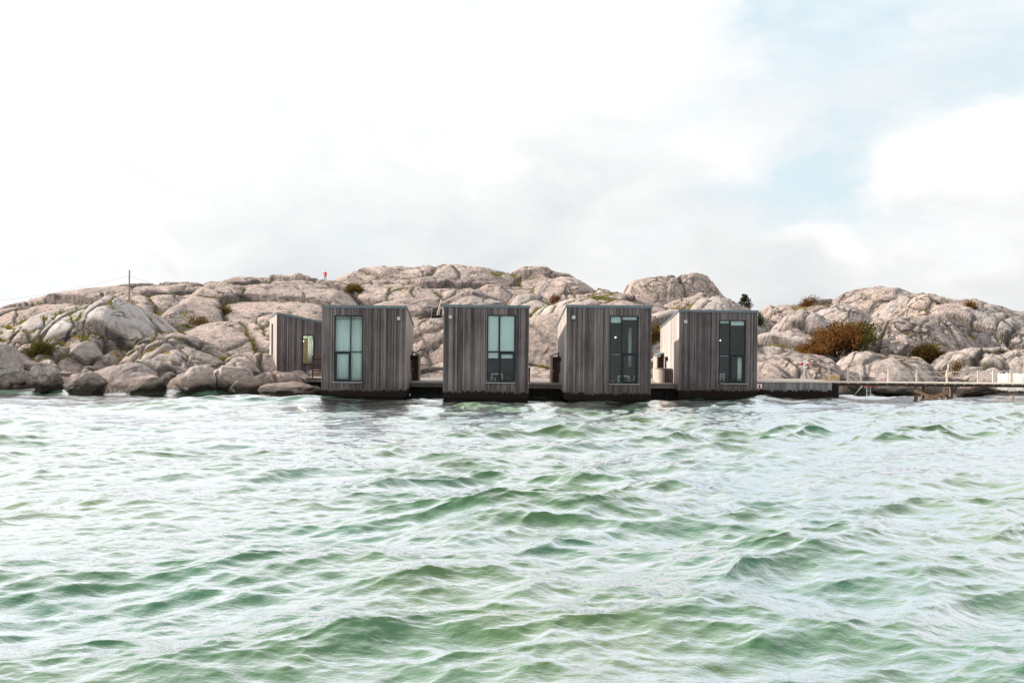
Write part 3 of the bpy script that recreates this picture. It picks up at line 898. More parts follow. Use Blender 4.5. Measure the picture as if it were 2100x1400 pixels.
def make_cabin(loc, rz, w, d, zt, zb, sx, sy, win, label, lamp=None, porch=None, name='timber_cabin', seed=1, slit=None, lining='plaster'):
    """win: dict x0,x1,z0,z1,mull,trans,casement('l'/'r'/None); porch: 'l' or 'r'"""
    rnd = random.Random(seed)
    root = empty(name, (loc[0], loc[1], 0), rz)
    tag(root, label, 'cabin', 'grey timber cabins along the water')
    roof_z = lambda x, y: zt - sx * x - sy * y
    FH = 0.21
    # ---- front wall with its opening
    c = MB()
    T = 0.20
    top0, top1 = roof_z(0, 0) - 0.06, roof_z(w, 0) - 0.06
    rz_in = lambda x: roof_z(x, 0) - 0.06
    c.hexa([(0, 0, zb), (win['x0'], 0, zb), (win['x0'], T, zb), (0, T, zb), (0, 0, rz_in(0)), (win['x0'], 0, rz_in(win['x0'])), (win['x0'], T, rz_in(win['x0'])), (0, T, rz_in(0))])
    c.hexa([(win['x1'], 0, zb), (w, 0, zb), (w, T, zb), (win['x1'], T, zb), (win['x1'], 0, rz_in(win['x1'])), (w, 0, rz_in(w)), (w, T, rz_in(w)), (win['x1'], T, rz_in(win['x1']))])
    c.box(win['x0'], win['x1'], 0, T, zb, win['z0'])
    c.hexa([(win['x0'], 0, win['z1']), (win['x1'], 0, win['z1']), (win['x1'], T, win['z1']), (win['x0'], T, win['z1']),
            (win['x0'], 0, rz_in(win['x0'])), (win['x1'], 0, rz_in(win['x1'])), (win['x1'], T, rz_in(win['x1'])), (win['x0'], T, rz_in(win['x0']))])
    front = c.build('front_wall', M['core'], root)
    x = -0.02
    while x < w + 0.02 - 0.03:
        bw = rnd.choice([0.075, 0.095, 0.115, 0.135])
        if x + bw > w + 0.02 - 0.06:
            bw = w + 0.02 - x
        th = rnd.uniform(0.016, 0.046)
        b0 = zb - rnd.uniform(0.0, 0.05)
        t1 = roof_z(max(0, x + bw), 0) - FH + 0.05
        xa, xb = x, x + bw - rnd.choice([0.010, 0.016, 0.026])
        if xb <= win['x0'] or xa >= win['x1']:
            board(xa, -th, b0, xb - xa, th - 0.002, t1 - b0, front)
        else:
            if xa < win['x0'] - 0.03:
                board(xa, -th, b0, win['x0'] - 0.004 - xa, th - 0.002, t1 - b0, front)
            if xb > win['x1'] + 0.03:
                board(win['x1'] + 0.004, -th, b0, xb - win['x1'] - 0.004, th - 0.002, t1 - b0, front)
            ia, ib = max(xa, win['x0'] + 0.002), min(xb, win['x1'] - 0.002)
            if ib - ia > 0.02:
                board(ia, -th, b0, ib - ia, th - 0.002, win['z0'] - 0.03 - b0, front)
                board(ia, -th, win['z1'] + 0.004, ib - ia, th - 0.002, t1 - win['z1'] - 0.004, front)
        x += bw
    # ---- side and back walls
    c = MB()
    for (xa, xb) in ((0, T), (w - T, w)):
        c.hexa([(xa, T + .002, zb), (xb, T + .002, zb), (xb, d, zb), (xa, d, zb), (xa, T + .002, roof_z(xa, T) - .06), (xb, T + .002, roof_z(xb, T) - .06), (xb, d, roof_z(xb, d) - .06), (xa, d, roof_z(xa, d) - .06)])
    c.hexa([(T, d - T, zb), (w - T, d - T, zb), (w - T, d, zb), (T, d, zb), (T, d - T, roof_z(T, d) - .06), (w - T, d - T, roof_z(w - T, d) - .06), (w - T, d, roof_z(w - T, d) - .06), (T, d, roof_z(T, d) - .06)])
    side = c.build('side_wall', M['core'], root)
    c = MB()
    for s in (0, 1):
        y = 0.0
        while y < d:
            bw = min(rnd.choice([0.11, 0.14, 0.165]), d - y)
            th = rnd.uniform(0.020, 0.034)
            xo, xi = (-th, -0.002) if s == 0 else (w + th, w + 0.002)
            xx = 0 if s == 0 else w
            ya, yb = y, y + bw - 0.010
            if slit and s == 0 and yb > slit[0] and ya < slit[1]:
                segs = [(zb, slit[2]), (slit[3], roof_z(xx, yb) - 0.10)]
            else:
                segs = [(zb, roof_z(xx, yb) - 0.10)]
            for (za, zc) in segs:
                q = sorted((xo, xi))
                c.box(q[0], q[1], ya, yb, za, zc)
            y += bw
    x = 0.0
    while x < w:
        bw = min(0.15, w - x)
        c.box(x, x + bw - 0.01, d + 0.002, d + 0.03, zb, roof_z(x + bw, d) - 0.1)
        x += bw
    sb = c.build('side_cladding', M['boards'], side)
    sb['kind'] = 'stuff'
    # ---- roof
    o = 0.05
    c = MB()
    c.hexa([(-o, -o, roof_z(-o, -o) - .055), (w + o, -o, roof_z(w + o, -o) - .055), (w + o, d + o, roof_z(w + o, d + o) - .055), (-o, d + o, roof_z(-o, d + o) - .055),
            (-o, -o, roof_z(-o, -o) - .01), (w + o, -o, roof_z(w + o, -o) - .01), (w + o, d + o, roof_z(w + o, d + o) - .01), (-o, d + o, roof_z(-o, d + o) - .01)])
    roof = c.build('roof', M['roofing'], root)
    def strip(pa, pb, nx, ny, h, nm):
        m = MB()
        t = 0.04
        (xa, ya), (xb, yb) = pa, pb
        za, zb_ = roof_z(xa, ya), roof_z(xb, yb)
        m.hexa([(xa, ya, za - h), (xb, yb, zb_ - h), (xb + nx * t, yb + ny * t, zb_ - h), (xa + nx * t, ya + ny * t, za - h),
                (xa, ya, za + .012), (xb, yb, zb_ + .012), (xb + nx * t, yb + ny * t, zb_ + .012), (xa + nx * t, ya + ny * t, za + .012)])
        m.build(nm, M['fascia'], roof)
    strip((-o - .04, -o), (w + o + .04, -o), 0, -1, FH, 'fascia')
    strip((-o, -o + .002), (-o, d + o), -1, 0, 0.15, 'fascia')
    strip((w + o, -o + .002), (w + o, d + o), 1, 0, 0.15, 'fascia')
    # ---- floor and the dark pontoon that carries it
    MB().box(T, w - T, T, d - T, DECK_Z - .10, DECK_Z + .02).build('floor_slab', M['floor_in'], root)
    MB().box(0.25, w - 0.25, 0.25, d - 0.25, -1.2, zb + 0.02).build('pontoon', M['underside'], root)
    # ---- room behind the window
    c = MB()
    y1 = min(d - 0.6, 5.2)
    c.box(T + .01, T + .05, T + .01, y1, DECK_Z + .02, roof_z(0, y1) - .35)
    c.box(w - T - .05, w - T - .01, T + .01, y1, DECK_Z + .02, roof_z(w, y1) - .35)
    c.box(T + .05, w - T - .05, y1 - .05, y1, DECK_Z + .02, roof_z(w, y1) - .35)
    c.build('room_lining', M[lining], root)
    zc = roof_z(w, y1) - .35
    MB().box(T + .01, w - T - .01, T + .01, y1, zc, zc + .05).build('room_ceiling', M['ceiling'], root)
    # ---- window
    ft = 0.085
    c = MB()
    frame_bars(c, win['x0'], win['x1'], win['z0'], win['z1'], -0.045, 0.13, ft)
    if win.get('mull'):
        mx, tz = win['mull'], win['trans']
        c.box(mx - .045, mx + .045, -0.035, 0.12, win['z0'] + ft, win['z1'] - ft)
        c.box(win['x0'] + ft, mx - .045, -0.03, 0.115, tz - .045, tz + .045)
        c.box(mx + .045, win['x1'] - ft, -0.03, 0.115, tz - .045, tz + .045)
    wn = c.build('window', M['frame'], root)
    a0, a1, b0, b1 = win['x0'] + ft, win['x1'] - ft, win['z0'] + ft, win['z1'] - ft
    if win.get('mull'):
        cells = [(a0, mx - .045, b0, tz - .045), (mx + .045, a1, b0, tz - .045), (a0, mx - .045, tz + .045, b1), (mx + .045, a1, tz + .045, b1)]
        cz = {'l': 0, 'r': 1}.get(win.get('casement'))
        if cz is not None:
            xa, xb, za, zb2 = cells[cz]
            m = MB(); frame_bars(m, xa + .004, xb - .004, za + .004, zb2 - .004, -0.052, 0.10, 0.115)
            m.build('casement', M['frame'], wn)
    else:
        cells = [(a0, a1, b0, b1)]
    for (xa, xb, za, zb2) in cells:
        pane_mesh('pane', xa, xb, za, zb2, 0.045, wn)
    for (ci, hh) in win.get('blinds', []):
        xa, xb, za, zb2 = cells[ci]
        m = MB(); m.box(xa + .03, xb - .03, 0.20, 0.212, zb2 - hh, zb2); m.box(xa + .03, xb - .03, 0.19, 0.222, zb2 - hh - .03, zb2 - hh)
        m.build('blind', M['blind'], wn)
    m = MB()
    e0, e1 = win.get('sill', (win['x0'] - .10, win['x1']))
    if e0 is not None:
        m.hexa([(e0, -0.17, win['z0'] - .075), (e1, -0.17, win['z0'] - .075), (e1, 0.0, win['z0'] - .035), (e0, 0.0, win['z0'] - .035),
                (e0, -0.17, win['z0'] - .045), (e1, -0.17, win['z0'] - .045), (e1, 0.0, win['z0'] - .006), (e0, 0.0, win['z0'] - .006)])
        m.build('sill', M['sill'], wn)
    # ---- lamp on the front
    if lamp:
        lx, lz = lamp
        m = MB(); m.box(lx - .13, lx + .13, -0.22, -0.04, lz - .10, lz + .14)
        lb = m.build('wall_lamp', M['lamp'], root)
        m = MB(); m.box(lx - .10, lx + .10, -0.19, -0.06, lz - .13, lz - .102); m.build('lamp_glass', M['lamp_white'], lb)
        m = MB(); m.box(lx - .06, lx + .06, -0.04, -0.02, lz - .02, lz + .08); m.build('bracket', M['black_metal'], lb)
    # ---- porch with its door on the side
    if porch:
        s = -1 if porch == 'l' else 1
        bx = 0 if porch == 'l' else w
        ya, yb, pw = d - 2.0, d - 0.05, 0.72
        zl, zh = DECK_Z + 2.35, DECK_Z + 2.62
        xo = bx + s * pw
        m = MB()
        q = sorted((xo, xo - s * .12))
        m.box(q[0], q[1], ya, yb, DECK_Z + .01, zl - .02)
        xi = bx + s * .04
        x_in = xo - s * .12
        pr = m.build('porch', M['lit_wood'], root)
        m = MB()
        m.hexa([(min(xo, xi), ya - .08, zl if s < 0 else zh), (max(xo, xi), ya - .08, zh if s < 0 else zl), (max(xo, xi), yb, zh if s < 0 else zl), (min(xo, xi), yb, zl if s < 0 else zh),
                (min(xo, xi), ya - .08, (zl if s < 0 else zh) + .10), (max(xo, xi), ya - .08, (zh if s < 0 else zl) + .10), (max(xo, xi), yb, (zh if s < 0 else zl) + .10), (min(xo, xi), yb, (zl if s < 0 else zh) + .10)])
        m.build('porch_roof', M['fascia'], pr)
        q = sorted((x_in - s * .002, xi))
        m = MB(); m.box(q[0], q[1], ya + .25, ya + .30, DECK_Z + .01, zl - .04)
        dr = m.build('door', M['door'], root)
        m = MB(); m.box(q[0] + .08, q[0] + .11, ya + .18, ya + .25, DECK_Z + .95, DECK_Z + 1.15); m.build('handle', M['grey_metal'], dr)
        q = sorted((bx + s * .035, bx + s * .07))
        m = MB(); frame_bars(m, 0, 1, 0, 1, 0, 1, .1)
        m = MB(); m.box(q[0], q[1], ya - 1.35, ya - .65, DECK_Z + .9, DECK_Z + 2.35)
        sw = m.build('side_window', M['frame'], root)
        xq = bx + s * .074
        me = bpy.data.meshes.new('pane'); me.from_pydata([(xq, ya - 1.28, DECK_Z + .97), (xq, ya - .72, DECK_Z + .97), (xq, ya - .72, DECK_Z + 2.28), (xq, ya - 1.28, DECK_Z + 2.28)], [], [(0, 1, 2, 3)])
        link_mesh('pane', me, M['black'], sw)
        m = MB(); q = sorted((bx + s * .035, bx + s * .20)); m.box(q[0], q[1], ya - 2.1, ya - 1.98, DECK_Z + 1.95, DECK_Z + 2.35); m.build('side_lamp', M['black_metal'], root)
    if slit:
        m = MB()
        m.box(-0.05, 0.0, slit[0], slit[1], slit[2], slit[3])
        sw = m.build('slit_window', M['frame'], root)
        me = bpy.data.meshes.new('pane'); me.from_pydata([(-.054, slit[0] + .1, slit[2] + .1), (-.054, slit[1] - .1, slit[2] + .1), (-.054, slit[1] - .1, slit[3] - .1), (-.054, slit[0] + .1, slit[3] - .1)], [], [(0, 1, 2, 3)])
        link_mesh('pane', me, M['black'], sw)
    return root


CAB = []
RZ = R(1.9)


def px_cabin(uL, uR, vT, Y, zb, win_px, mull_u, trans_v, sill_px, lamp_px, **kw):
    tl = P(uL, vT, Y)
    w = (uR - uL) * Y / FPX
    wx = lambda u: (u - uL) * Y / FPX / math.cos(RZ)
    um = (win_px[0] + win_px[1]) / 2
    wz = lambda v, u=um: P(u, v, Y + 0.1).z
    win = dict(x0=wx(win_px[0]), x1=wx(win_px[1]), z0=wz(win_px[3]), z1=wz(win_px[2]), mull=wx(mull_u), trans=wz(trans_v),
               sill=(wx(sill_px[0]), wx(sill_px[1])), casement=kw.pop('casement'), blinds=kw.pop('blinds', []))
    lamp = (wx(lamp_px[0]), P(lamp_px[0], lamp_px[1], Y).z)
    r = make_cabin((tl.x, Y), RZ, w, 9.1, tl.z, zb, 0.0, 1.40 / 9.1, win, lamp=lamp, **kw)
    info = dict(root=r, w=w, win=win, x=tl.x, y=Y, zt=tl.z)
    CAB.append(info)
    return info


c1 = px_cabin(661.3, 832.5, 625.6, 82.7, 0.22, (686.5, 744.5, 646.5, 782.5), 719.6, 721.5, (682, 744), (817.5, 653), casement='l', porch='r', seed=3,
              label='grey timber cabin with closed pale curtains filling its tall window')
c2 = px_cabin(910.5, 1084.8, 624.8, 81.4, 0.24, (999, 1058, 645.5, 783.5), 1024.6, 722.0, (997.5, 1058), (924, 650), casement='r', seed=5,
              blinds=[(0, 0.42), (1, 0.42), (2, 2.85), (3, 2.85)], label='grey timber cabin with pale blinds covering its two upper panes')
c3 = px_cabin(1162.6, 1336.6, 625.2, 81.4, 0.19, (1251, 1310.5, 647.5, 786.5), 1276.4, 725, (1250, 1313), (1176.5, 650.8), casement='r', porch='l', seed=8,
              blinds=[(0, 0.03), (2, 0.45), (3, 0.20)], label='grey timber cabin with a person seated behind its dark window')
c4 = px_cabin(1393.8, 1555.2, 635.0, 87.9, 0.10, (1475.5, 1530.8, 656.3, 785.5), 1498.6, 728, (1478, 1536), (1406, 659.5), casement='r', porch='l', seed=13,
              blinds=[(0, 0.05), (2, 0.16), (3, 0.34)], label='grey timber cabin next to the quay, its left wall in bright sun')

# the turned cabin behind boulders on the left
A = P(568.5, 640.5, 100.0)
RZ5 = math.atan2(0.333, 0.942)
ca, sa = math.cos(RZ5), math.sin(RZ5)


def along(u, v=700.0):
    d = pix_dir(u, v)
    k = d.x / d.y
    return (A.x - k * 100.0) / (k * sa - ca)


wx0, wx1 = along(620.0), along(645.0)
yw = 100 + sa * wx0
win5 = dict(x0=wx0, x1=wx1, z0=P(632, 747, yw).z, z1=P(632, 686.5, yw).z, sill=(None, None), blinds=[(0, 0.22)])
c5r = make_cabin((A.x, 100.0), RZ5, 9.1, 6.9, A.z, 0.3, 1.65 / 9.1, 0.38 / 6.9, win5, seed=21, slit=(3.5, 4.9, 1.5, 6.5), lining='lamplit_cream',
                 label='narrow grey timber cabin turned sideways behind the low boulder, sloping roof')


def in_cabin(info_root, o):
    o.location = info_root.location
    o.rotation_euler = info_root.rotation_euler
    return o


def curtain(root, x0, x1, z0, z1, y, label, waves=6):
    n = waves * 8
    vs, fs = [], []
    for i in range(n + 1):
        t = i / n
        xx = x0 + (x1 - x0) * t
        yy = y + 0.045 * math.sin(t * waves * 2 * math.pi) + 0.012 * math.sin(t * 37)
        vs += [(xx, yy, z0), (xx + 0.01 * math.sin(t * 23), yy * 1.0 + 0.01, (z0 + z1) / 2), (xx, yy, z1)]
    for i in range(n):
        for k in range(2):
            a = i * 3 + k
            fs.append((a, a + 3, a + 4, a + 1))
    me = bpy.data.meshes.new('curtain'); me.from_pydata(vs, [], fs)
    o = link_mesh('curtain', me, M['curtain'], None, True)
    o.modifiers.new('thick', 'SOLIDIFY').thickness = 0.006
    in_cabin(root, o)
    return tag(o, label, 'curtain', 'pale curtains behind the windows')


w1 = c1['win']
curtain(c1['root'], w1['x0'] + .05, w1['mull'] + .01, w1['z0'] + .05, w1['z1'] - .03, 0.36, 'pale pleated curtain behind the left half of the leftmost tall window', 7)
curtain(c1['root'], w1['mull'] + .02, w1['x1'] - .05, w1['z0'] + .05, w1['z1'] - .03, 0.36, 'pale pleated curtain behind the right half of the leftmost tall window', 6)
w3, w4 = c3['win'], c4['win']
curtain(c3['root'], w3['x1'] - .42, w3['x1'] - .16, DECK_Z + 1.6, w3['z1'] - .9, 2.6, 'narrow pale drape hanging inside the window with the seated person', 3)
curtain(c4['root'], w4['x1'] - .58, w4['x1'] - .24, w4['z0'] + .08, w4['trans'] - .06, 0.38, 'narrow pale curtain in the lower right pane of the cabin by the quay', 3)
curtain(c5r, wx0 + .62, wx1 - .10, win5['z0'] + .1, win5['z1'] - .1, 0.40, 'plain pale curtain covering half of the small window', 3)


def white_table(root, x0, x1, y0, y1, ztop, label, mat='furn'):
    t = empty('table'); in_cabin(root, t)
    tag(t, label, 'table', 'tables inside the cabins')
    z0 = DECK_Z + .022
    MB().box(x0, x1, y0, y1, ztop - .07, ztop).build('table_top', M[mat], t)
    for (a, b) in ((x0, y0), (x1 - .07, y0), (x0, y1 - .07), (x1 - .07, y1 - .07)):
        MB().box(a, a + .07, b, b + .07, z0, ztop - .072).build('leg', M[mat], t)
    return t


def chair(root, x, y, rz, label, mat='furn', back=True, h=.46):
    t = empty('chair' if back else 'stool')
    base = root.matrix_basis @ Vector((x, y, DECK_Z + .022))
    t.location = base
    t.rotation_euler = (0, 0, root.rotation_euler.z + rz)
    tag(t, label, 'chair' if back else 'stool', 'seats inside the cabins')
    MB().box(-.21, .21, -.21, .21, h - .035, h).build('seat', M[mat], t)
    for (a, b) in ((-1, -1), (1, -1), (-1, 1), (1, 1)):
        MB().beam((a * .23, b * .23, 0), (a * .17, b * .17, h - .037), .035, .035).build('leg', M[mat], t)
    MB().beam((-.20, -.2, .18), (.20, -.2, .18), .02, .02).build('stretcher', M[mat], t)
    if back:
        for a in (-1, 1):
            MB().beam((a * .19, .19, h + .002), (a * .20, .27, h + .46), .032, .032).build('back_post', M[mat], t)
        for k in range(3):
            MB().beam((-.185, .2 + .03 * k, h + .14 + .14 * k), (.185, .2 + .03 * k, h + .14 + .14 * k), .022, .05).build('back_slat', M[mat], t)
    return t


def wl(info, u):
    return (u - {id(c1): 661.3, id(c2): 910.5, id(c3): 1162.6, id(c4): 1393.8}[id(info)]) * info['y'] / FPX


TZ0 = DECK_Z + .022 + 0.95
white_table(c2['root'], wl(c2, 1010), wl(c2, 1033), 1.0, 2.0, TZ0, 'white table with thin legs behind the lower panes under the blinds')
chair(c2['root'], wl(c2, 1012.5), 0.75, 0, 'small pale stool standing before the white table under the blinds', 'furn', False, .62)
chair(c2['root'], wl(c2, 1046.5), 1.2, 0, 'amber wooden stool behind the lower right pane under the blinds', 'stool', False, .62)
white_table(c3['root'], wl(c3, 1273), wl(c3, 1296.5), 0.85, 1.75, TZ0 - .08, 'white table in front of the seated person')
chair(c3['root'], wl(c3, 1301.5), 1.25, R(-90), 'white ladder back chair at the end of the table of the seated person')
chair(c3['root'], wl(c3, 1259), 1.25, R(90), 'dim white chair carrying the seated person')
chair(c4['root'], wl(c4, 1487), 0.9, R(180), 'pale spindle chair behind the lower left pane of the cabin by the quay', 'furn', True, .5)
chair(c4['root'], wl(c4, 1509), 1.5, 0, 'amber wooden stool inside the cabin by the quay', 'stool', False, .6)


def pendant(root, x, y, z, ztop, label, lit=True):
    t = empty('pendant_lamp'); in_cabin(root, t)
    tag(t, label, 'lamp', 'pendant lamps inside the cabins')
    MB().tube([(x, y, z + .12), (x, y, ztop)], .012, 6).build('cord', M['black_metal'], t)
    MB().tube([(x, y, z), (x, y, z + .05), (x, y, z + .13)], [.16, .13, .03], 12).build('lamp_shade', M['lamp_white'], t)
    if lit:
        MB().tube([(x, y, z - .07), (x, y, z - .03), (x, y, z - .001)], [.03, .05, .03], 10).build('bulb', M['bulb'], t)


pendant(c3['root'], wl(c3, 1267.5), 1.2, P(1267, 691, 82).z, c3['zt'] - 1.2, 'small lit pendant lamp in the window with the seated person')
pendant(c4['root'], wl(c4, 1484), 1.0, P(1484, 697, 88.5).z, c4['zt'] - 1.2, 'small lit pendant lamp in the window of the cabin by the quay')
pendant(c5r, wx0 + .22, 1.0, P(622, 699, yw).z, P(622, 680, yw).z, 'lit pendant lamp in the small window of the sideways cabin')
pl_d = bpy.data.lights.new('pendant_glow', 'POINT')
pl_d.energy = 110.0
pl_d.color = (1.0, 0.85, 0.55)
pl_d.shadow_soft_size = 0.06
pl_o = bpy.data.objects.new('pendant_glow', pl_d)
COL.objects.link(pl_o)
pl_o.location = c5r.matrix_basis @ Vector((wx0 + .22, 1.0, P(622, 699, yw).z - .12))

# ------------------------------------------------------------------ decks between the cabins
def deck(x0, x1, y0, y1, z, label, name='deck', skirt_and_shade=True):
    t = empty(name, ((x0 + x1) / 2, y0, 0))
    tag(t, label, 'deck', 'timber decks between the cabins')
    xm = (x0 + x1) / 2
    m = MB()
    y = y0 + .06
    while y < y1:
        m.box(x0 - xm, x1 - xm, y - y0, y - y0 + .13, z - .04, z)
        y += .14
    pl = m.build('planks', M['deck'], t); pl['kind'] = 'stuff'
    MB().box(x0 - xm, x1 - xm, -.02, .05, z - .10, z + .012).build('edge_board', M['beam'], t)
    MB().box(x0 - xm, x1 - xm, .03, .15, z - .40, z - .115).build('beam', M['beam'], t)
    if skirt_and_shade:
        MB().box(x0 - xm, x1 - xm, .55, .62, -1.0, z - .06).build('skirt_and_shade', M['underside'], t)  # black sheet added to stand in for the shade under the deck
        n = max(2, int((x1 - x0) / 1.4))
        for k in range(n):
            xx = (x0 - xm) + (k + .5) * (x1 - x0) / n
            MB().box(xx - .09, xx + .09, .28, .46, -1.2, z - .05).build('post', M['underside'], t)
    return t


def side_x(info, right, yy):
    # world x of a cabin side at world depth yy
    lx = info['w'] if right else 0.0
    ly = (yy - info['y'] - lx * math.sin(RZ)) / math.cos(RZ)
    return info['x'] + lx * math.cos(RZ) - ly * math.sin(RZ)


deck(side_x(c1, True, 87.2) + .06, side_x(c2, False, 87.2) - .03, 87.0, 101, DECK_Z, 'weathered deck joining the curtained cabin and the cabin with blinds')
deck(side_x(c2, True, 86.2) + .06, side_x(c3, False, 86.2) - .03, 86.0, 101, DECK_Z, 'weathered deck between the two middle cabins')
deck(side_x(c3, True, 88.2) + .06, side_x(c4, False, 90) - .03, 88.6, 101, DECK_Z, 'weathered deck in front of the sunlit side wall, under the curved locker')
deck(-19.6, c1['x'] - .1, 95.0, 100.5, DECK_Z, 'short dark deck between the sideways cabin and the curtained cabin')
st = empty('landing', (A.x - 1.0, 103.2, 0))
tag(st, 'thin timber landing jutting from the sunlit end of the sideways cabin', 'deck')
m = MB()
for k in range(6):
    m.box(-.85, .9, -.6 + k * .2, -.6 + k * .2 + .185, DECK_Z - .05, DECK_Z + .02)
q = m.build('planks', M['pale_wood'], st); q['kind'] = 'stuff'
MB().box(-.7, -.6, -.2, -.1, -.8, DECK_Z - .052).build('post', M['beam'], st)
MB().box(-.8, .85, -.45, -.35, DECK_Z - .17, DECK_Z - .052).build('beam', M['beam'], st)

# screen of dark slats beside the curtained cabin
scn = empty('slatted_screen', (-18.2, 95.15, DECK_Z))
tag(scn, 'dark slatted screen on the short deck beside the curtained cabin', 'screen')
MB().box(-.9, -.8, 0, .09, 0.0, 2.1).build('post', M['door'], scn)
MB().box(.8, .9, 0, .09, 0.0, 2.1).build('post', M['door'], scn)
for k in range(9):
    MB().box(-.79, .79, .03, .06, .12 + k * .22, .26 + k * .22).build('slat', M['door'], scn)

# curved locker on the deck by the sunlit wall
lk = empty('deck_locker', (side_x(c4, False, 91.5) - .75, 91.5, DECK_Z))
tag(lk, 'low curved wooden locker on the deck against the sunlit wall', 'locker')
m = MB()
pts = [(0.62, -.9), (0.0, -.9)]
prof = [(.66, -1.0)] + [(-.05 - .55 * math.sin(a), -.45 - .55 * math.cos(a)) for a in np.linspace(0, math.pi / 2, 8)] + [(-.60, 1.2), (.66, 1.2)]
n = len(prof)
m.v = [(x, y, 0.005) for x, y in prof] + [(x, y, 1.25) for x, y in prof]
m.f = [(i, (i + 1) % n, n + (i + 1) % n, n + i) for i in range(n)] + [tuple(reversed(range(n)))]
bodyl = m.build('body', M['lit_wood'], lk)
m = MB()
m.v = [(x * 1.03, y * 1.03, 1.255) for x, y in prof] + [(x * 1.03, y * 1.03, 1.31) for x, y in prof]
m.f = [(i, (i + 1) % n, n + (i + 1) % n, n + i) for i in range(n)] + [tuple(reversed(range(n))), tuple(range(n, 2 * n))]
m.build('lid', M['beam'], lk)
for k in range(4):
    MB().box(.02 + k * .16, .14 + k * .16, -1.03, -1.004, .06, 1.2).build('front_slat', M['door'], lk)

# black cabinet beside the cabin with blinds
bk = empty('black_cabinet', (side_x(c2, True, 90.0) + .32, 90.0, DECK_Z))
tag(bk, 'black metal cabinet on the deck beside the cabin with blinds', 'cabinet')
MB().box(-.26, .26, -.30, .30, 0.01, 1.25).build('body', M['black_metal'], bk)
MB().box(-.28, .28, -.32, .32, 1.252, 1.30).build('lid', M['black_metal'], bk)
for z in (.35, .85):
    MB().box(.05, .10, -.335, -.302, z - .16, z + .12).build('handle', M['grey_metal'], bk)

# small wooden rail at the back of the deck
rl = empty('garden_rail', (side_x(c3, True, 90) + .35, 97.5, DECK_Z))
tag(rl, 'small wooden rail at the back of the deck before the sunlit wall', 'railing')
for xx in (-.75, .25):
    MB().box(xx, xx + .09, 0, .09, 0.0, 1.2).build('post', M['pale_wood'], rl)
for zz in (.42, .78, 1.08):
    MB().box(-.8, .42, -.04, -.002, zz, zz + .09).build('rail', M['pale_wood'], rl)

# ------------------------------------------------------------------ quay, pier, lifebuoy
QY = 89.7
QZ = P(1630, 781.5, QY).z
qx0, qx1 = P(1548, 780, QY).x, P(1706, 782, QY).x
qy = empty('quay', (qx0, QY, 0))
tag(qy, 'low quay clad in vertical grey boards beside the cabin', 'quay')
L = qx1 - qx0
MB().box(0, L, .10, 6.5, -1.2, QZ - .12).build('core', M['underside'], qy)
MB().box(-.05, L + .04, -.12, 6.6, QZ - .115, QZ).build('cap', M['pale_wood'], qy)
m = MB()
x = 0.02
rq = random.Random(4)
while x < L - .05:
    bw = rq.choice([.10, .13, .16])
    th = rq.uniform(.02, .045)
    m.box(x, min(L, x + bw - .014), -th, .098, 0.02 - rq.uniform(0, .12), QZ - .117)
    x += bw
kb = m.build('skirt_boards', M['skirt_and_shade'], qy); kb['kind'] = 'stuff'
m = MB(); m.box(L + .02, L + .75, .35, 3.0, -1.2, QZ - .30); m.build('end_pier', M['underside'], qy)

sg = empty('warning_sign', (P(1559.5, 791.5, QY - .08).x, QY - .10, P(1559.5, 791.5, QY).z))
tag(sg, 'white sign with a red border low on the quay boards', 'sign')
MB().box(-.42, .22, -.012, .02, -.26, .26).build('border', M['dark_red'], sg)
MB().box(-.34, .14, -.020, -.0135, -.19, .19).build('panel', M['white'], sg)
m = MB()
m.hexa([(-.20, -.027, -.14), (-.05, -.027, -.14), (-.05, -.021, -.14), (-.20, -.021, -.14), (-.12, -.027, .13), (-.05, -.027, .13), (-.05, -.021, .13), (-.12, -.021, .13)])
m.hexa([(-.045, -.027, -.14), (.03, -.027, -.14), (.03, -.021, -.14), (-.045, -.021, -.14), (-.045, -.027, .02), (-.02, -.027, .02), (-.02, -.021, .02), (-.045, -.021, .02)])
m.build('symbol', M['black'], sg)

# lifebuoy on its post
lbp = P(1649, 780, 92.5)
po = empty('lifebuoy_post', (lbp.x, 92.5, QZ))
tag(po, 'slim white post carrying the lifebuoy on the quay', 'post')
MB().tube([(0, 0, 0.0), (0, 0, 1.75)], .055, 10).build('shaft', M['white'], po)
MB().box(-.03, .03, -.10, -.05, 1.70, 1.76).build('bracket', M['grey_metal'], po)
lb = empty('lifebuoy', (lbp.x + .02, 92.5 - .16, QZ + 1.47))
tag(lb, 'white and red lifebuoy hanging on its post', 'lifebuoy')


def torus_seg(a0, a1, r, rt, mat, nm, parent, n=10, ns=10):
    m = MB()
    for i in range(n + 1):
        a = a0 + (a1 - a0) * i / n
        for k in range(ns):
            b = 2 * math.pi * k / ns
            rr = r + rt * math.cos(b)
            m.v.append((rr * math.cos(a), rt * .8 * math.sin(b), rr * math.sin(a)))
    for i in range(n):
        for k in range(ns):
            p, q = i * ns + k, i * ns + (k + 1) % ns
            m.f.append((p, q, q + ns, p + ns))
    m.f.append(tuple(range(ns))); m.f.append(tuple(n * ns + k for k in reversed(range(ns))))
    return m.build(nm, M[mat], parent, True)


for k in range(4):
    ac = R(-8) + k * math.pi / 2
    red = k in (0, 2)
    hw = R(34) if red else R(56)
    torus_seg(ac - hw, ac + hw, .27, .088, 'red' if red else 'white', 'red_band' if red else 'white_ring', lb)
MB().beam((-.24, -.02, -.10), (.22, -.02, .10), .06, .07).build('strap', M['white'], lb)

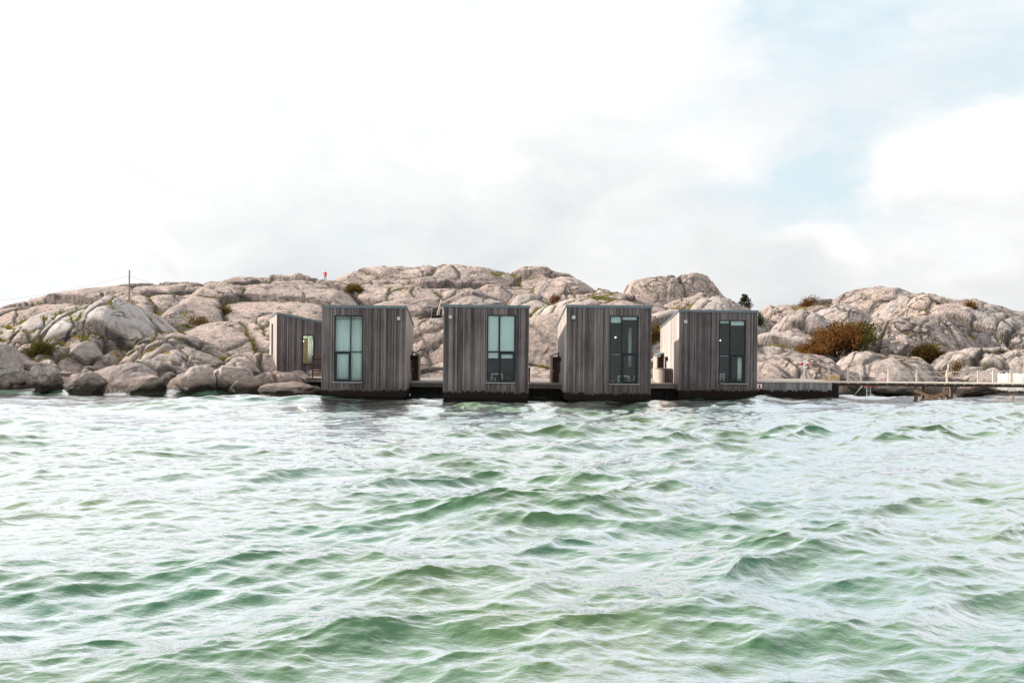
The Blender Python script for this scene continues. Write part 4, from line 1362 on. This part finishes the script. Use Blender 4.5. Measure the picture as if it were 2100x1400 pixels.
# pier
PY0, PY1 = 90.6, 92.6
PZ = P(1900, 784.3, PY0).z
pr = empty('boardwalk', (P(1709, 783, PY0).x, PY0, 0))
ox = pr.location.x
tag(pr, 'pale timber boardwalk with rope railing crossing to the rocks', 'boardwalk')
PL = 32.0
m = MB(); x = 0.0
while x < PL:
    m.box(x, x + .135, 0, PY1 - PY0, PZ - .055, PZ); x += .145
pk = m.build('planks', M['pale_wood'], pr); pk['kind'] = 'stuff'
MB().box(0, PL, -.02, -.001, PZ - .10, PZ + .006).build('edge_board', M['pale_wood'], pr)
MB().box(0, PL, .06, .20, PZ - .36, PZ - .058).build('beam', M['door'], pr)
MB().box(0, PL, PY1 - PY0 - .2, PY1 - PY0 - .06, PZ - .36, PZ - .058).build('beam', M['door'], pr)
x = .45
while x < PL:
    MB().box(x, x + .09, -.012, .055, PZ - .17, PZ - .102).build('joist_end', M['pale_wood'], pr)
    x += .88


def pier_post(u, vt, yy, wd=.15):
    p = P(u, vt, yy)
    MB().box(p.x - ox - wd / 2, p.x - ox + wd / 2, yy - PY0, yy - PY0 + .13, PZ + .001, p.z).build('post', M['pale_wood'], pr)
    return Vector((p.x - ox, yy - PY0 + .065, p.z))


RYY = PY1 - .16
rope_x = []
for (u, vt) in [(1766, 760.5), (1823, 758), (1881, 759), (1943, 758.5), (2007, 759.5)]:
    rope_x.append(pier_post(u, vt, RYY))
pier_post(1700.5, 753.5, PY0 + .05, .14)
pier_post(2040, 759.5, RYY, .34)
pier_post(2074.5, 757.5, RYY, .20)
pier_post(2140, 760, RYY, .20)
pier_post(2200, 760, RYY, .20)
e = P(1735, 756, RYY + .6)
bp = MB().box(e.x - ox - .07, e.x - ox + .07, 1.9, 2.03, PZ - .3, e.z).build('post', M['pale_wood'], pr)
MB().beam((e.x - ox + .05, 1.88, e.z - .42), (rope_x[0].x - .2, 1.75, PZ + .03), .07, .07).build('brace', M['pale_wood'], pr)
rope_pts = [Vector((e.x - ox, 1.95, e.z))] + rope_x + [P(2040, 760, RYY) - Vector((ox, PY0, 0))]
for dz in (.16, .62):
    for a, b in zip(rope_pts[:-1], rope_pts[1:]):
        pts = []
        for i in range(7):
            t = i / 6
            q = a.lerp(b, t)
            za = PZ + 1.12 - dz
            pts.append((q.x, q.y - .03, za - .035 * 4 * t * (1 - t)))
        MB().tube(pts, .02, 6).build('rope', M['rope'], pr)
MB().box(P(2040, 760, RYY).x - ox, P(2240, 760, RYY).x - ox, RYY - PY0 - .03, RYY - PY0 - .002, PZ + 1.02, PZ + 1.10).build('top_rail', M['pale_wood'], pr)
# trestle
tr = []
for (u, yy) in [(1879, PY0 + .1), (1934.5, PY0 + .1), (1893, PY1 - .1), (1951, PY1 - .1)]:
    xx = P(u, 800, yy).x - ox
    MB().box(xx - .13, xx + .13, yy - PY0 - .1, yy - PY0 + .14, -1.3, PZ - .365).build('pile', M['trestle'], pr)
    tr.append(xx)
for (a, b, yy) in [((tr[0] - .3, .80), (tr[1] + .15, -.25), -.15), ((tr[0] + .2, -.2), (tr[1] + .25, .72), -.28),
                   ((tr[2] - .25, .8), (tr[3] + .2, -.2), PY1 - PY0 - .3)]:
    MB().beam((a[0], yy, a[1]), (b[0], yy, b[1]), .10, .24).build('cross_brace', M['trestle'], pr)
MB().beam((tr[1] + .1, -.02, .55), (tr[3] + .2, PY1 - PY0 - .1, -.3), .10, .2).build('cross_brace', M['trestle'], pr)

# white plank screen past the pier
wsx = P(2046, 780, 94.5).x
ws_ = empty('plank_screen', (wsx, 94.5, 0), R(-30))
tag(ws_, 'tall white vertical plank screen behind the far end of the boardwalk', 'screen')
zt_ = P(2060, 764.5, 94.5).z
MB().box(-.05, 8.0, .05, .12, .85, 1.0).build('rail', M['pale_wood'], ws_)
MB().box(-.05, 8.0, .05, .12, zt_ - .4, zt_ - .28).build('rail', M['pale_wood'], ws_)
rw = random.Random(9)
for k in range(36):
    board(k * .22, -.005, .55 + rw.uniform(-.06, .06), .20, .03 + rw.uniform(0, .015), zt_ - .55, ws_, PLANK_ME, 'plank')
for xx in (1.25, 5.0):
    MB().box(xx, xx + .16, .125, .27, -1.0, zt_ - .1).build('post', M['trestle'], ws_)

# tan box at the start of the pier
bx = P(1708, 780, 93.6)
tb = empty('storage_box', (bx.x, 93.6, QZ))
tag(tb, 'tan storage box standing on the quay by the pale post', 'box')
MB().box(-.55, .55, -.3, .3, 0.005, .36).build('body', M['tan'], tb)
m = MB(); m.hexa([(-.58, -.33, .362), (.58, -.33, .362), (.58, .33, .362), (-.58, .33, .362), (-.52, -.27, .47), (.52, -.27, .47), (.52, .27, .47), (-.52, .27, .47)]); m.build('lid', M['tan'], tb)
MB().box(-.06, .06, -.345, -.331, .33, .42).build('latch', M['black_metal'], tb)

# bathing ladder and gangway rails under the pier
ld = empty('bathing_ladder', (P(1781.5, 800, 97).x, 97.0, 0))
tag(ld, 'steel bathing ladder with a red top bar seen under the boardwalk', 'ladder')
for xx in (-.17, .17):
    MB().tube([(xx, 0, -.8), (xx, 0, .78)], .045, 8).build('rail', M['grey_metal'], ld)
for zz in (-.3, 0.05, .4):
    MB().tube([(-.17, 0, zz), (.17, 0, zz)], .022, 6).build('rung', M['grey_metal'], ld)
MB().box(-.30, .30, -.05, .05, .782, .86).build('top_bar', M['red'], ld)
hr = empty('gangway_handrail', (P(1762, 796, 97.4).x, 97.4, 0))
tag(hr, 'two sloping steel handrails leading down to the water under the boardwalk', 'handrail')
for dx in (0, .55):
    MB().tube([(-.45 + dx, dx * .8, 0.0), (.42 + dx, dx * .8, 1.0)], .04, 8).build('rail', M['grey_metal'], hr)
MY = hit(1945, 765, 104.0)
mp = P(1945, 747, MY)
md = empty('marker_post', (mp.x, MY, ground_z(mp.x, MY)))
tag(md, 'single tall pale post on the rocks behind the boardwalk', 'post')
MB().tube([(0, 0, -.4), (0, 0, mp.z - md.location.z)], .065, 8).build('shaft', M['white'], md)
MB().tube([(0, 0, mp.z - md.location.z), (0, 0, mp.z - md.location.z + .03)], .075, 8).build('cap', M['grey_metal'], md)

# ------------------------------------------------------------------ boulders
from mathutils import noise as mnoise


def boulder(u0, u1, v0, v1, Y, label, seed, depth=None, tilt=0.0, cuts=15, name='boulder', pale=0.25, sub=5):
    rb = random.Random(seed)
    c = P((u0 + u1) / 2, (v0 + v1) / 2, Y)
    rx = (u1 - u0) * Y / FPX / 2
    rzh = (v1 - v0) * Y / FPX / 2
    bm = bmesh.new()
    bmesh.ops.create_icosphere(bm, subdivisions=sub, radius=1.0)
    pl = []
    for _ in range(cuts):
        d = Vector((rb.gauss(0, 1), rb.gauss(0, 1), rb.gauss(0, .8))).normalized()
        pl.append((d, rb.uniform(.46, .80)))
    off = Vector((seed * 3.7, seed * 1.3, 0))
    ry = depth or rx * .75
    for v in bm.verts:
        p = v.co.copy()
        for d, o in pl:
            e = p.dot(d) - o
            if e > 0:
                p -= d * e * .96
        n = mnoise.fractal(p * 1.7 + off, 1.0, 2.0, 4) * .13
        r = mnoise.fractal(p * 6 + off, .8, 2.1, 3) * .022
        p *= 1 + n + r
        v.co = (p.x * rx * 1.30, p.y * ry * 1.2, p.z * rzh * 1.32)
    bmesh.ops.rotate(bm, verts=bm.verts, cent=(0, 0, 0), matrix=Matrix.Rotation(tilt, 3, 'Y'))
    me = bpy.data.meshes.new(name)
    bm.to_mesh(me); bm.free()
    add_attr(me, 'pale', np.full(len(me.vertices), pale))
    o = link_mesh(name, me, M['boulder'], None, True)
    o.location = c
    tag(o, label, 'boulder', 'granite boulders along the waterline')
    return o


boulder(-30, 66, 716, 812, 90.5, 'large rounded grey boulder at the left edge of the shore', 1, 3.0)
boulder(66, 128, 750, 812, 88.6, 'grey boulder with an orange lichen streak, next to the large rounded one', 2)
boulder(136, 220, 768, 814, 87.0, 'pink grey wedge boulder standing foremost in the water on the left shore', 3)
boulder(258, 348, 766, 812, 88.3, 'broad flat topped boulder between the pink wedge boulder and the slanting one', 5)
boulder(362, 448, 752, 812, 88.8, 'slanting brown grey boulder beside the dark cleft', 7, None, .35)
boulder(430, 512, 742, 812, 89.5, 'rough tan boulder between the slanting one and the sideways cabin', 8, None, -.2)
boulder(478, 556, 762, 814, 88.4, 'low cracked boulder closest to the sunlit end of the sideways cabin', 9)
boulder(532, 648, 789, 818, 86.4, 'long low reddish boulder in front of the sideways cabin', 10, 2.2, 0, 6)
boulder(150, 210, 706, 752, 97.5, 'pale block perched above the pink wedge boulder', 12, 2.2, .2)
boulder(1826, 1866, 690, 732, 117, 'light grey boulder between the rust bush and the olive bush', 15, 1.6, .3, 9, 'boulder', .3)
boulder(1786, 1822, 657, 694, 126, 'rounded grey boulder above and right of the big rust bush', 16, 1.6)
boulder(1790, 1876, 790, 814, 98.5, 'dark reddish boulder at the waterline under the boardwalk', 17, 1.6)
boulder(1722, 1780, 788, 814, 98.5, 'brown boulder behind the sloping handrails under the boardwalk', 18, 1.6)
boulder(1962, 2046, 790, 812, 98.5, 'wet brown boulder under the boardwalk beside the white planks', 19, 1.8)

# ------------------------------------------------------------------ plants
def leaf_mesh(name, pos, size, tint, mat, parent, nrm_up=0.3, rng=None, stretch=1.6):
    rng = rng or RNG
    n = len(pos)
    d1 = rng.standard_normal((n, 3)); d1 /= np.linalg.norm(d1, axis=1)[:, None]
    d2 = rng.standard_normal((n, 3)); d2[:, 2] *= .7
    d2 = np.cross(d1, d2); d2 /= np.linalg.norm(d2, axis=1)[:, None]
    s = size[:, None]
    a = pos - d1 * s * stretch * .5
    b = pos + d2 * s * .5
    c = pos + d1 * s * stretch * .5
    d = pos - d2 * s * .5
    co = np.stack([a, b, c, d], 1).reshape(-1, 3)
    me = bpy.data.meshes.new(name)
    me.vertices.add(n * 4); me.vertices.foreach_set('co', co.astype(np.float32).ravel())
    me.loops.add(n * 4); me.loops.foreach_set('vertex_index', np.arange(n * 4, dtype=np.int32))
    me.polygons.add(n); me.polygons.foreach_set('loop_start', np.arange(0, n * 4, 4, dtype=np.int32))
    me.update(calc_edges=True)
    add_attr(me, 'tint', np.repeat(tint, 4))
    return link_mesh(name, me, mat, parent)


def bush(u0, u1, v0, v1, Y, label, mat, seed, n=5000, size=.11, lean=0.25, cat='bush', name='bush', twigs=40, spiky=False, mat2=None, skew=0.0):
    rng = np.random.default_rng(seed)
    cx = (u0 + u1) / 2
    Yh = hit(cx, v1 - 4, Y)
    if abs(Yh - Y) < 45:
        Y = Yh + .3
    top = P(cx, v0, Y); bot = P(cx, v1, Y)
    W_ = (u1 - u0) * Y / FPX / 2
    Hh = top.z - bot.z
    zb = min(bot.z, ground_z(bot.x, Y) + .1)
    Hh = top.z - zb
    root = empty(name, (bot.x, Y, zb))
    tag(root, label, cat)
    # twigs fan out from several stems, leaves cluster round the twig ends
    m = MB()
    cl, clr = [], []
    for k in range(twigs):
        a = rng.uniform(-1, 1)
        bx_ = a * W_ * .55 + rng.normal(0, .1)
        by_ = rng.normal(0, W_ * .28)
        tx = a * W_ * .92 + lean * Hh * rng.uniform(.2, 1.0) - lean * Hh * .5
        env = max(.10, 1 - abs((a - skew) / (1 + abs(skew))) ** (2.4 if skew == 0 else 1.5))
        tz = Hh * env * rng.uniform(.55, 1.0)
        ty_ = by_ * 1.7 + rng.normal(0, .2)
        p0, p2 = Vector((bx_, by_, -.1)), Vector((tx, ty_, tz))
        p1 = p0.lerp(p2, .5) + Vector((rng.normal(0, .12), rng.normal(0, .12), .1 * Hh))
        m.tube([p0, p1, p2], [.035, .022, .008], 5)
        for t in np.linspace(.3, 1.05, 6):
            q = p0.lerp(p1, t * 2) if t < .5 else p1.lerp(p2, (t - .5) * 2)
            cl.append(tuple(q)); clr.append(.10 + .22 * rng.random())
    m.build('branches', M['bark'], root)
    cl = np.array(cl); clr = np.array(clr) * (0.8 + W_ * .12)
    idx = rng.integers(0, len(cl), n)
    off = rng.standard_normal((n, 3)) * clr[idx][:, None] * (np.array([1.3, 1.0, .8]) if not spiky else np.array([1.6, .8, .9]))
    pos = cl[idx] + off
    pos[:, 2] = np.maximum(pos[:, 2], .02)
    ct = rng.random(len(cl))
    tint = np.clip(ct[idx] * .6 + rng.random(n) * .4, 0, 1)
    sz = size * (.6 + .8 * rng.random(n))
    if mat2 is None:
        leaf_mesh('crown', pos, sz, tint, M[mat], root, rng=rng)
    else:
        r = pos[:, 0] > W_ * .52 + .25 * rng.standard_normal(n)
        leaf_mesh('crown', pos[~r], sz[~r], tint[~r], M[mat], root, rng=rng)
        leaf_mesh('crown', pos[r], sz[r] * 1.15, tint[r], M[mat2], root, rng=rng)
    return root


bush(1626, 1788, 660, 728, 112, 'big windswept rust brown bush with a greenish right end', 'leaf_rust', 31, 26000, .14, .35, mat2='leaf_olive', twigs=170, skew=.45)
bush(1862, 1934, 704, 744, 112, 'olive and rust bush on the right hillside below the crags', 'leaf_mixed', 32, 6500, .13, .2, twigs=80)
bush(1638, 1690, 608, 630, 166, 'leafless reddish bush leaning on the skyline', 'leaf_rust', 33, 2600, .11, 1.3, twigs=90, spiky=True)
bush(60, 116, 703, 728, 103.5, 'dark olive bush in a hollow of the pale rocks', 'leaf_olive', 34, 5500, .10, .1, twigs=60)
bush(1334, 1362, 664, 706, 117, 'orange bush seen between the two right cabins', 'leaf_mixed', 35, 2400, .12, .1, twigs=30)
bush(1548, 1566, 640, 672, 135, 'green shrub peeping out beside the cabin by the quay', 'leaf_pine', 36, 1400, .12, .1, twigs=24)
bush(704, 750, 582, 600, 172, 'yellow green heather bush on the ridge beside the walker', 'leaf_mixed', 37, 2200, .14, .3, twigs=30)
bush(1120, 1158, 606, 624, 146, 'low orange heather clump below the round dome', 'leaf_rust', 38, 1500, .12, .1, twigs=24)
bush(374, 440, 648, 672, 120, 'dry russet heather clump beside the pale dome', 'leaf_mixed', 39, 2000, .11, .2, twigs=30)
bush(436, 482, 626, 650, 140, 'dry brown heather in the cleft left of the big smooth slab', 'leaf_mixed', 40, 1500, .12, .1, twigs=24)
bush(1975, 2000, 618, 634, 172, 'small rusty tuft of heather on the far right skyline', 'leaf_rust', 41, 800, .12, .2, twigs=20)
bush(1952, 1976, 742, 768, 106, 'small brown shrub at the foot of the right hill', 'leaf_rust', 42, 900, .10, .1, twigs=20)


def pine(u, v0, v1, wpx, Y, label, seed):
    rng = np.random.default_rng(seed)
    top, bot = P(u, v0, Y), P(u, v1, Y)
    zb = min(bot.z, ground_z(bot.x, Y))
    Hh = top.z - zb
    root = empty('pine_tree', (bot.x, Y, zb))
    tag(root, label, 'tree')
    MB().tube([(0, 0, -.2), (.03, 0, Hh * .5), (0, 0, Hh * .97)], [.12, .08, .02], 8).build('trunk', M['bark'], root)
    m = MB(); cl = []
    Rr = wpx * Y / FPX / 2
    for k in range(80):
        t = rng.uniform(.12, .98)
        a = rng.uniform(0, 6.283)
        ln = Rr * (1 - t ** 2.2 * .85) * rng.uniform(.6, 1.08)
        z0 = Hh * t
        e_ = Vector((math.cos(a) * ln, math.sin(a) * ln, z0 + .25 * ln * rng.uniform(.2, 1.2)))
        m.tube([(0, 0, z0), e_ * .5 + Vector((0, 0, z0 * .5)), e_], [.03, .02, .008], 5)
        for s in np.linspace(.35, 1.0, 6):
            cl.append((e_.x * s, e_.y * s, z0 + (e_.z - z0) * s))
    m.build('branches', M['bark'], root)
    cl = np.array(cl)
    n = 4200
    idx = rng.integers(0, len(cl), n)
    pos = cl[idx] + rng.standard_normal((n, 3)) * .10
    leaf_mesh('crown', pos, .10 * (.6 + .7 * rng.random(n)), rng.random(n), M['leaf_pine'], root, rng=rng, stretch=2.6)


pine(1527, 604, 650, 42, 168, 'small dark pine on the skyline behind the cabin by the quay', 51)

# rough grass in the hollows
ok = np.argwhere((moss > .62) & (TY < 200) & (TZ > 1.8))
sel = ok[RNG.integers(0, len(ok), 15000)]
gp, gs, gt = [], [], []
gx, gy = TX[sel[:, 0], sel[:, 1]], TY[sel[:, 0], sel[:, 1]]
gx = gx + RNG.normal(0, .12, len(gx)); gy = gy + RNG.normal(0, .12, len(gy))
gz_, _, _ = terrain(gx, gy)
nb = 5
vs = np.zeros((len(gx) * nb, 3, 3), dtype=np.float32)
tints = np.zeros((len(gx) * nb, 3))
for b in range(nb):
    a = RNG.uniform(0, 6.283, len(gx))
    hgt = RNG.uniform(.14, .42, len(gx))
    ox_, oy_ = RNG.normal(0, .13, len(gx)), RNG.normal(0, .13, len(gx))
    w_ = .05
    sl = slice(b, None, nb)
    vs[sl, 0] = np.stack([gx + ox_ - np.cos(a) * w_, gy + oy_ - np.sin(a) * w_, gz_ - .06], -1)
    vs[sl, 1] = np.stack([gx + ox_ + np.cos(a) * w_, gy + oy_ + np.sin(a) * w_, gz_ - .06], -1)
    vs[sl, 2] = np.stack([gx + ox_ + .18 * hgt + RNG.normal(0, .08, len(gx)), gy + oy_ + RNG.normal(0, .08, len(gx)), gz_ + hgt], -1)
    tt = np.clip(.5 + .5 * fbm(gx / 5, gy / 5, 2, 301) + RNG.normal(0, .12, len(gx)), 0, 1)
    tints[sl] = tt[:, None]
me = bpy.data.meshes.new('grass')
nt_ = len(vs)
me.vertices.add(nt_ * 3); me.vertices.foreach_set('co', vs.ravel())
me.loops.add(nt_ * 3); me.loops.foreach_set('vertex_index', np.arange(nt_ * 3, dtype=np.int32))
me.polygons.add(nt_); me.polygons.foreach_set('loop_start', np.arange(0, nt_ * 3, 3, dtype=np.int32))
me.update(calc_edges=True)
add_attr(me, 'tint', tints)
tag(link_mesh('grass', me, M['grass']), 'rough green and straw grass in the hollows of the rocks', 'grass', None, 'stuff')

# ------------------------------------------------------------------ stair, pole, people
SY = hit(902, 648, 131.0) - 2.0
sp = P(895, 648, SY)
stx = empty('wooden_stair', (sp.x, SY, sp.z))
tag(stx, 'short wooden stair with a leaning handrail up on the rocks', 'stairs')
SW, NS = 20 * SY / FPX, 7
for k in range(NS):
    MB().box(-SW / 2, SW / 2, k * .26, k * .26 + .27, k * .17, k * .17 + .05).build('step', M['beam'], stx)
    MB().box(-SW / 2, SW / 2, k * .26 + .20, k * .26 + .24, k * .17 - .30, k * .17 - .002).build('gap_shade', M['underside'], stx)  # black backing that paints the shadow in the open gaps between treads
for xx in (-SW / 2 - .06, SW / 2 + .002):
    m = MB(); m.hexa([(xx, -.1, -.5), (xx + .058, -.1, -.5), (xx + .058, NS * .26, NS * .17 - .6), (xx, NS * .26, NS * .17 - .6), (xx, -.1, .02), (xx + .058, -.1, .02), (xx + .058, NS * .26, NS * .17 + .05), (xx, NS * .26, NS * .17 + .05)])
    m.build('stringer', M['pole'], stx)
h0, h1 = P(896, 646, SY - .1) - stx.location, P(905, 614, SY + 1.2) - stx.location
MB().beam(h0, h1, .10, .10).build('handrail', M['pale_wood'], stx)
MB().beam(h0 + Vector((.25, 0, 0)), h0.lerp(h1, .55) + Vector((.12, 0, 0)), .09, .09).build('handrail', M['pale_wood'], stx)

pt = P(265, 554, 130)
pz = ground_z(pt.x, 130)
up = empty('utility_pole', (pt.x, 130.0, pz))
tag(up, 'lone wooden utility pole with two wires behind the pale dome', 'pole')
hz = pt.z - pz
MB().tube([(0, 0, -.5), (0, 0, hz * .5), (.02, 0, hz)], [.11, .10, .085], 10).build('shaft', M['pole'], up)
MB().tube([(0, -.14, hz - .7), (0, -.22, hz - .7)], .05, 8).build('insulator', M['lamp_white'], up)


def wire(a, b, sag):
    a, b = Vector(a), Vector(b)
    pts = [a.lerp(b, i / 16) - Vector((0, 0, sag * 4 * (i / 16) * (1 - i / 16))) for i in range(17)]
    MB().tube(pts, .017, 5).build('wire', M['wire'], up)


wa = (0, -.2, hz - .72)
wb = P(-140, 622, 150) - up.location
wc = P(470, 592, 200) - up.location
wire(wa, wb, 1.0)
wire(wa, wc, 1.2)


def skin_person(name, joints, edges, mats, loc, rz, label, paint):
    """one continuous body grown round a skeleton"""
    me = bpy.data.meshes.new(name)
    me.from_pydata([j[0] for j in joints], edges, [])
    o = bpy.data.objects.new(name, me)
    COL.objects.link(o)
    md_ = o.modifiers.new('skin', 'SKIN')
    md_.use_smooth_shade = True
    for i, j in enumerate(joints):
        sv = me.skin_vertices[0].data[i]
        r = j[1]
        sv.radius = (r, r) if not isinstance(r, tuple) else r
        sv.use_root = (i == 0)
    o.modifiers.new('sub', 'SUBSURF').levels = 1
    dg = bpy.context.evaluated_depsgraph_get()
    me2 = bpy.data.meshes.new_from_object(o.evaluated_get(dg))
    bpy.data.objects.remove(o)
    me2.materials.clear()
    for mt in mats:
        me2.materials.append(M[mt])
    for p in me2.polygons:
        p.material_index = paint(p.center)
        p.use_smooth = True
    o = bpy.data.objects.new(name, me2)
    COL.objects.link(o)
    o.location = loc
    o.rotation_euler = (0, 0, rz)
    return tag(o, label, 'person')


def fingers(js, es, wrist, d, side):
    """palm and five short finger chains from a wrist joint"""
    base = len(js)
    w_ = Vector(js[wrist][0]); d = Vector(d).normalized()
    s = Vector(side).normalized()
    js.append((tuple(w_ + d * .08), .030)); es.append((wrist, base))
    for k in range(4):
        a = w_ + d * .10 + s * (.024 * (k - 1.5))
        b = a + d * (.045 + .008 * (1 - abs(k - 1.3)))
        n = len(js)
        js.append((tuple(a), .009)); js.append((tuple(b), .008)); es += [(base, n), (n, n + 1)]
    n = len(js)
    js.append((tuple(w_ + d * .05 + s * .05), .010)); js.append((tuple(w_ + d * .085 + s * .065), .009)); es += [(wrist, n), (n, n + 1)]


J = [((0, 0, .95), (.15, .11)), ((0, 0, 1.15), (.15, .11)), ((0, .01, 1.38), (.18, .11)), ((0, .01, 1.50), .065), ((-.02, .0, 1.60), .085), ((-.03, -.01, 1.70), .09),
     ((-.19, .01, 1.42), .07), ((-.26, .02, 1.17), .055), ((-.21, -.06, .96), .042),
     ((.20, .01, 1.42), .07), ((.43, .05, 1.24), .052), ((.22, .0, 1.06), .042),
     ((-.10, 0, .86), .095), ((-.13, .0, .48), .062), ((-.15, .02, .09), .045), ((-.15, -.12, .04), .042),
     ((.10, 0, .86), .095), ((.15, .0, .48), .062), ((.20, .03, .09), .045), ((.22, -.11, .04), .042)]
E = [(0, 1), (1, 2), (2, 3), (3, 4), (4, 5), (2, 6), (6, 7), (7, 8), (2, 9), (9, 10), (10, 11), (0, 12), (12, 13), (13, 14), (14, 15), (0, 16), (16, 17), (17, 18), (18, 19)]
fingers(J, E, 8, (.1, -.2, -1), (0, -1, 0))
fingers(J, E, 11, (-.8, -.2, -.5), (0, -1, .1))


def paint_walker(c):
    x, y, z = c
    if z > 1.665 or (z > 1.56 and x > -.03 and abs(x) < .14):
        return 1
    if z > 1.53 and abs(x) < .14:
        return 0
    if z < .07:
        return 4
    if z < .80 and abs(x) < .25 and not (x < -.165 and z > .72):
        return 3
    if z < .96 and x < -.165:
        return 0
    return 2


wp = P(667, 579.5, 177)
skin_person('person', J, E, ['skin', 'hair', 'jacket', 'trousers', 'shoe'], (wp.x, 177.0, ground_z(wp.x, 177.0) - .02), R(180 + 15),
            'person in a red jacket standing on the ridge, one hand on the hip', paint_walker)

# seated person at the table inside the third cabin
J2 = [((0, 0, .55), (.15, .12)), ((.02, 0, .78), (.14, .11)), ((.08, 0, 1.0), (.16, .11)), ((.11, 0, 1.10), .06), ((.14, 0, 1.19), .08), ((.15, 0, 1.29), .085),
      ((.07, -.19, 1.0), .06), ((.20, -.23, .78), .048), ((.42, -.14, .80), .036),
      ((.07, .19, 1.0), .06), ((.20, .23, .78), .048), ((.42, .14, .80), .036),
      ((.10, -.10, .53), .09), ((.46, -.12, .52), .065), ((.44, -.12, .12), .045), ((.55, -.12, .05), .04),
      ((.10, .10, .53), .09), ((.46, .12, .52), .065), ((.40, .12, .12), .045), ((.51, .12, .05), .04)]
E2 = [(0, 1), (1, 2), (2, 3), (3, 4), (4, 5), (2, 6), (6, 7), (7, 8), (2, 9), (9, 10), (10, 11), (0, 12), (12, 13), (13, 14), (14, 15), (0, 16), (16, 17), (17, 18), (18, 19)]
fingers(J2, E2, 8, (1, .3, .0), (0, 1, 0))
fingers(J2, E2, 11, (1, -.3, .0), (0, -1, 0))


def paint_seated(c):
    x, y, z = c
    if z > 1.25 or (z > 1.14 and x < .13):
        return 1
    if z > 1.12 or x > .40 and z > .70:
        return 0
    if z < .08:
        return 4
    if z < .64:
        return 3
    return 2


sl = c3['root'].matrix_basis @ Vector((wl(c3, 1259), 1.25, DECK_Z + .022))
skin_person('person', J2, E2, ['skin', 'hair', 'grey_top', 'dark_trousers', 'black'], sl, RZ,
            'person in a grey top sitting at a table behind the dark window', paint_seated)
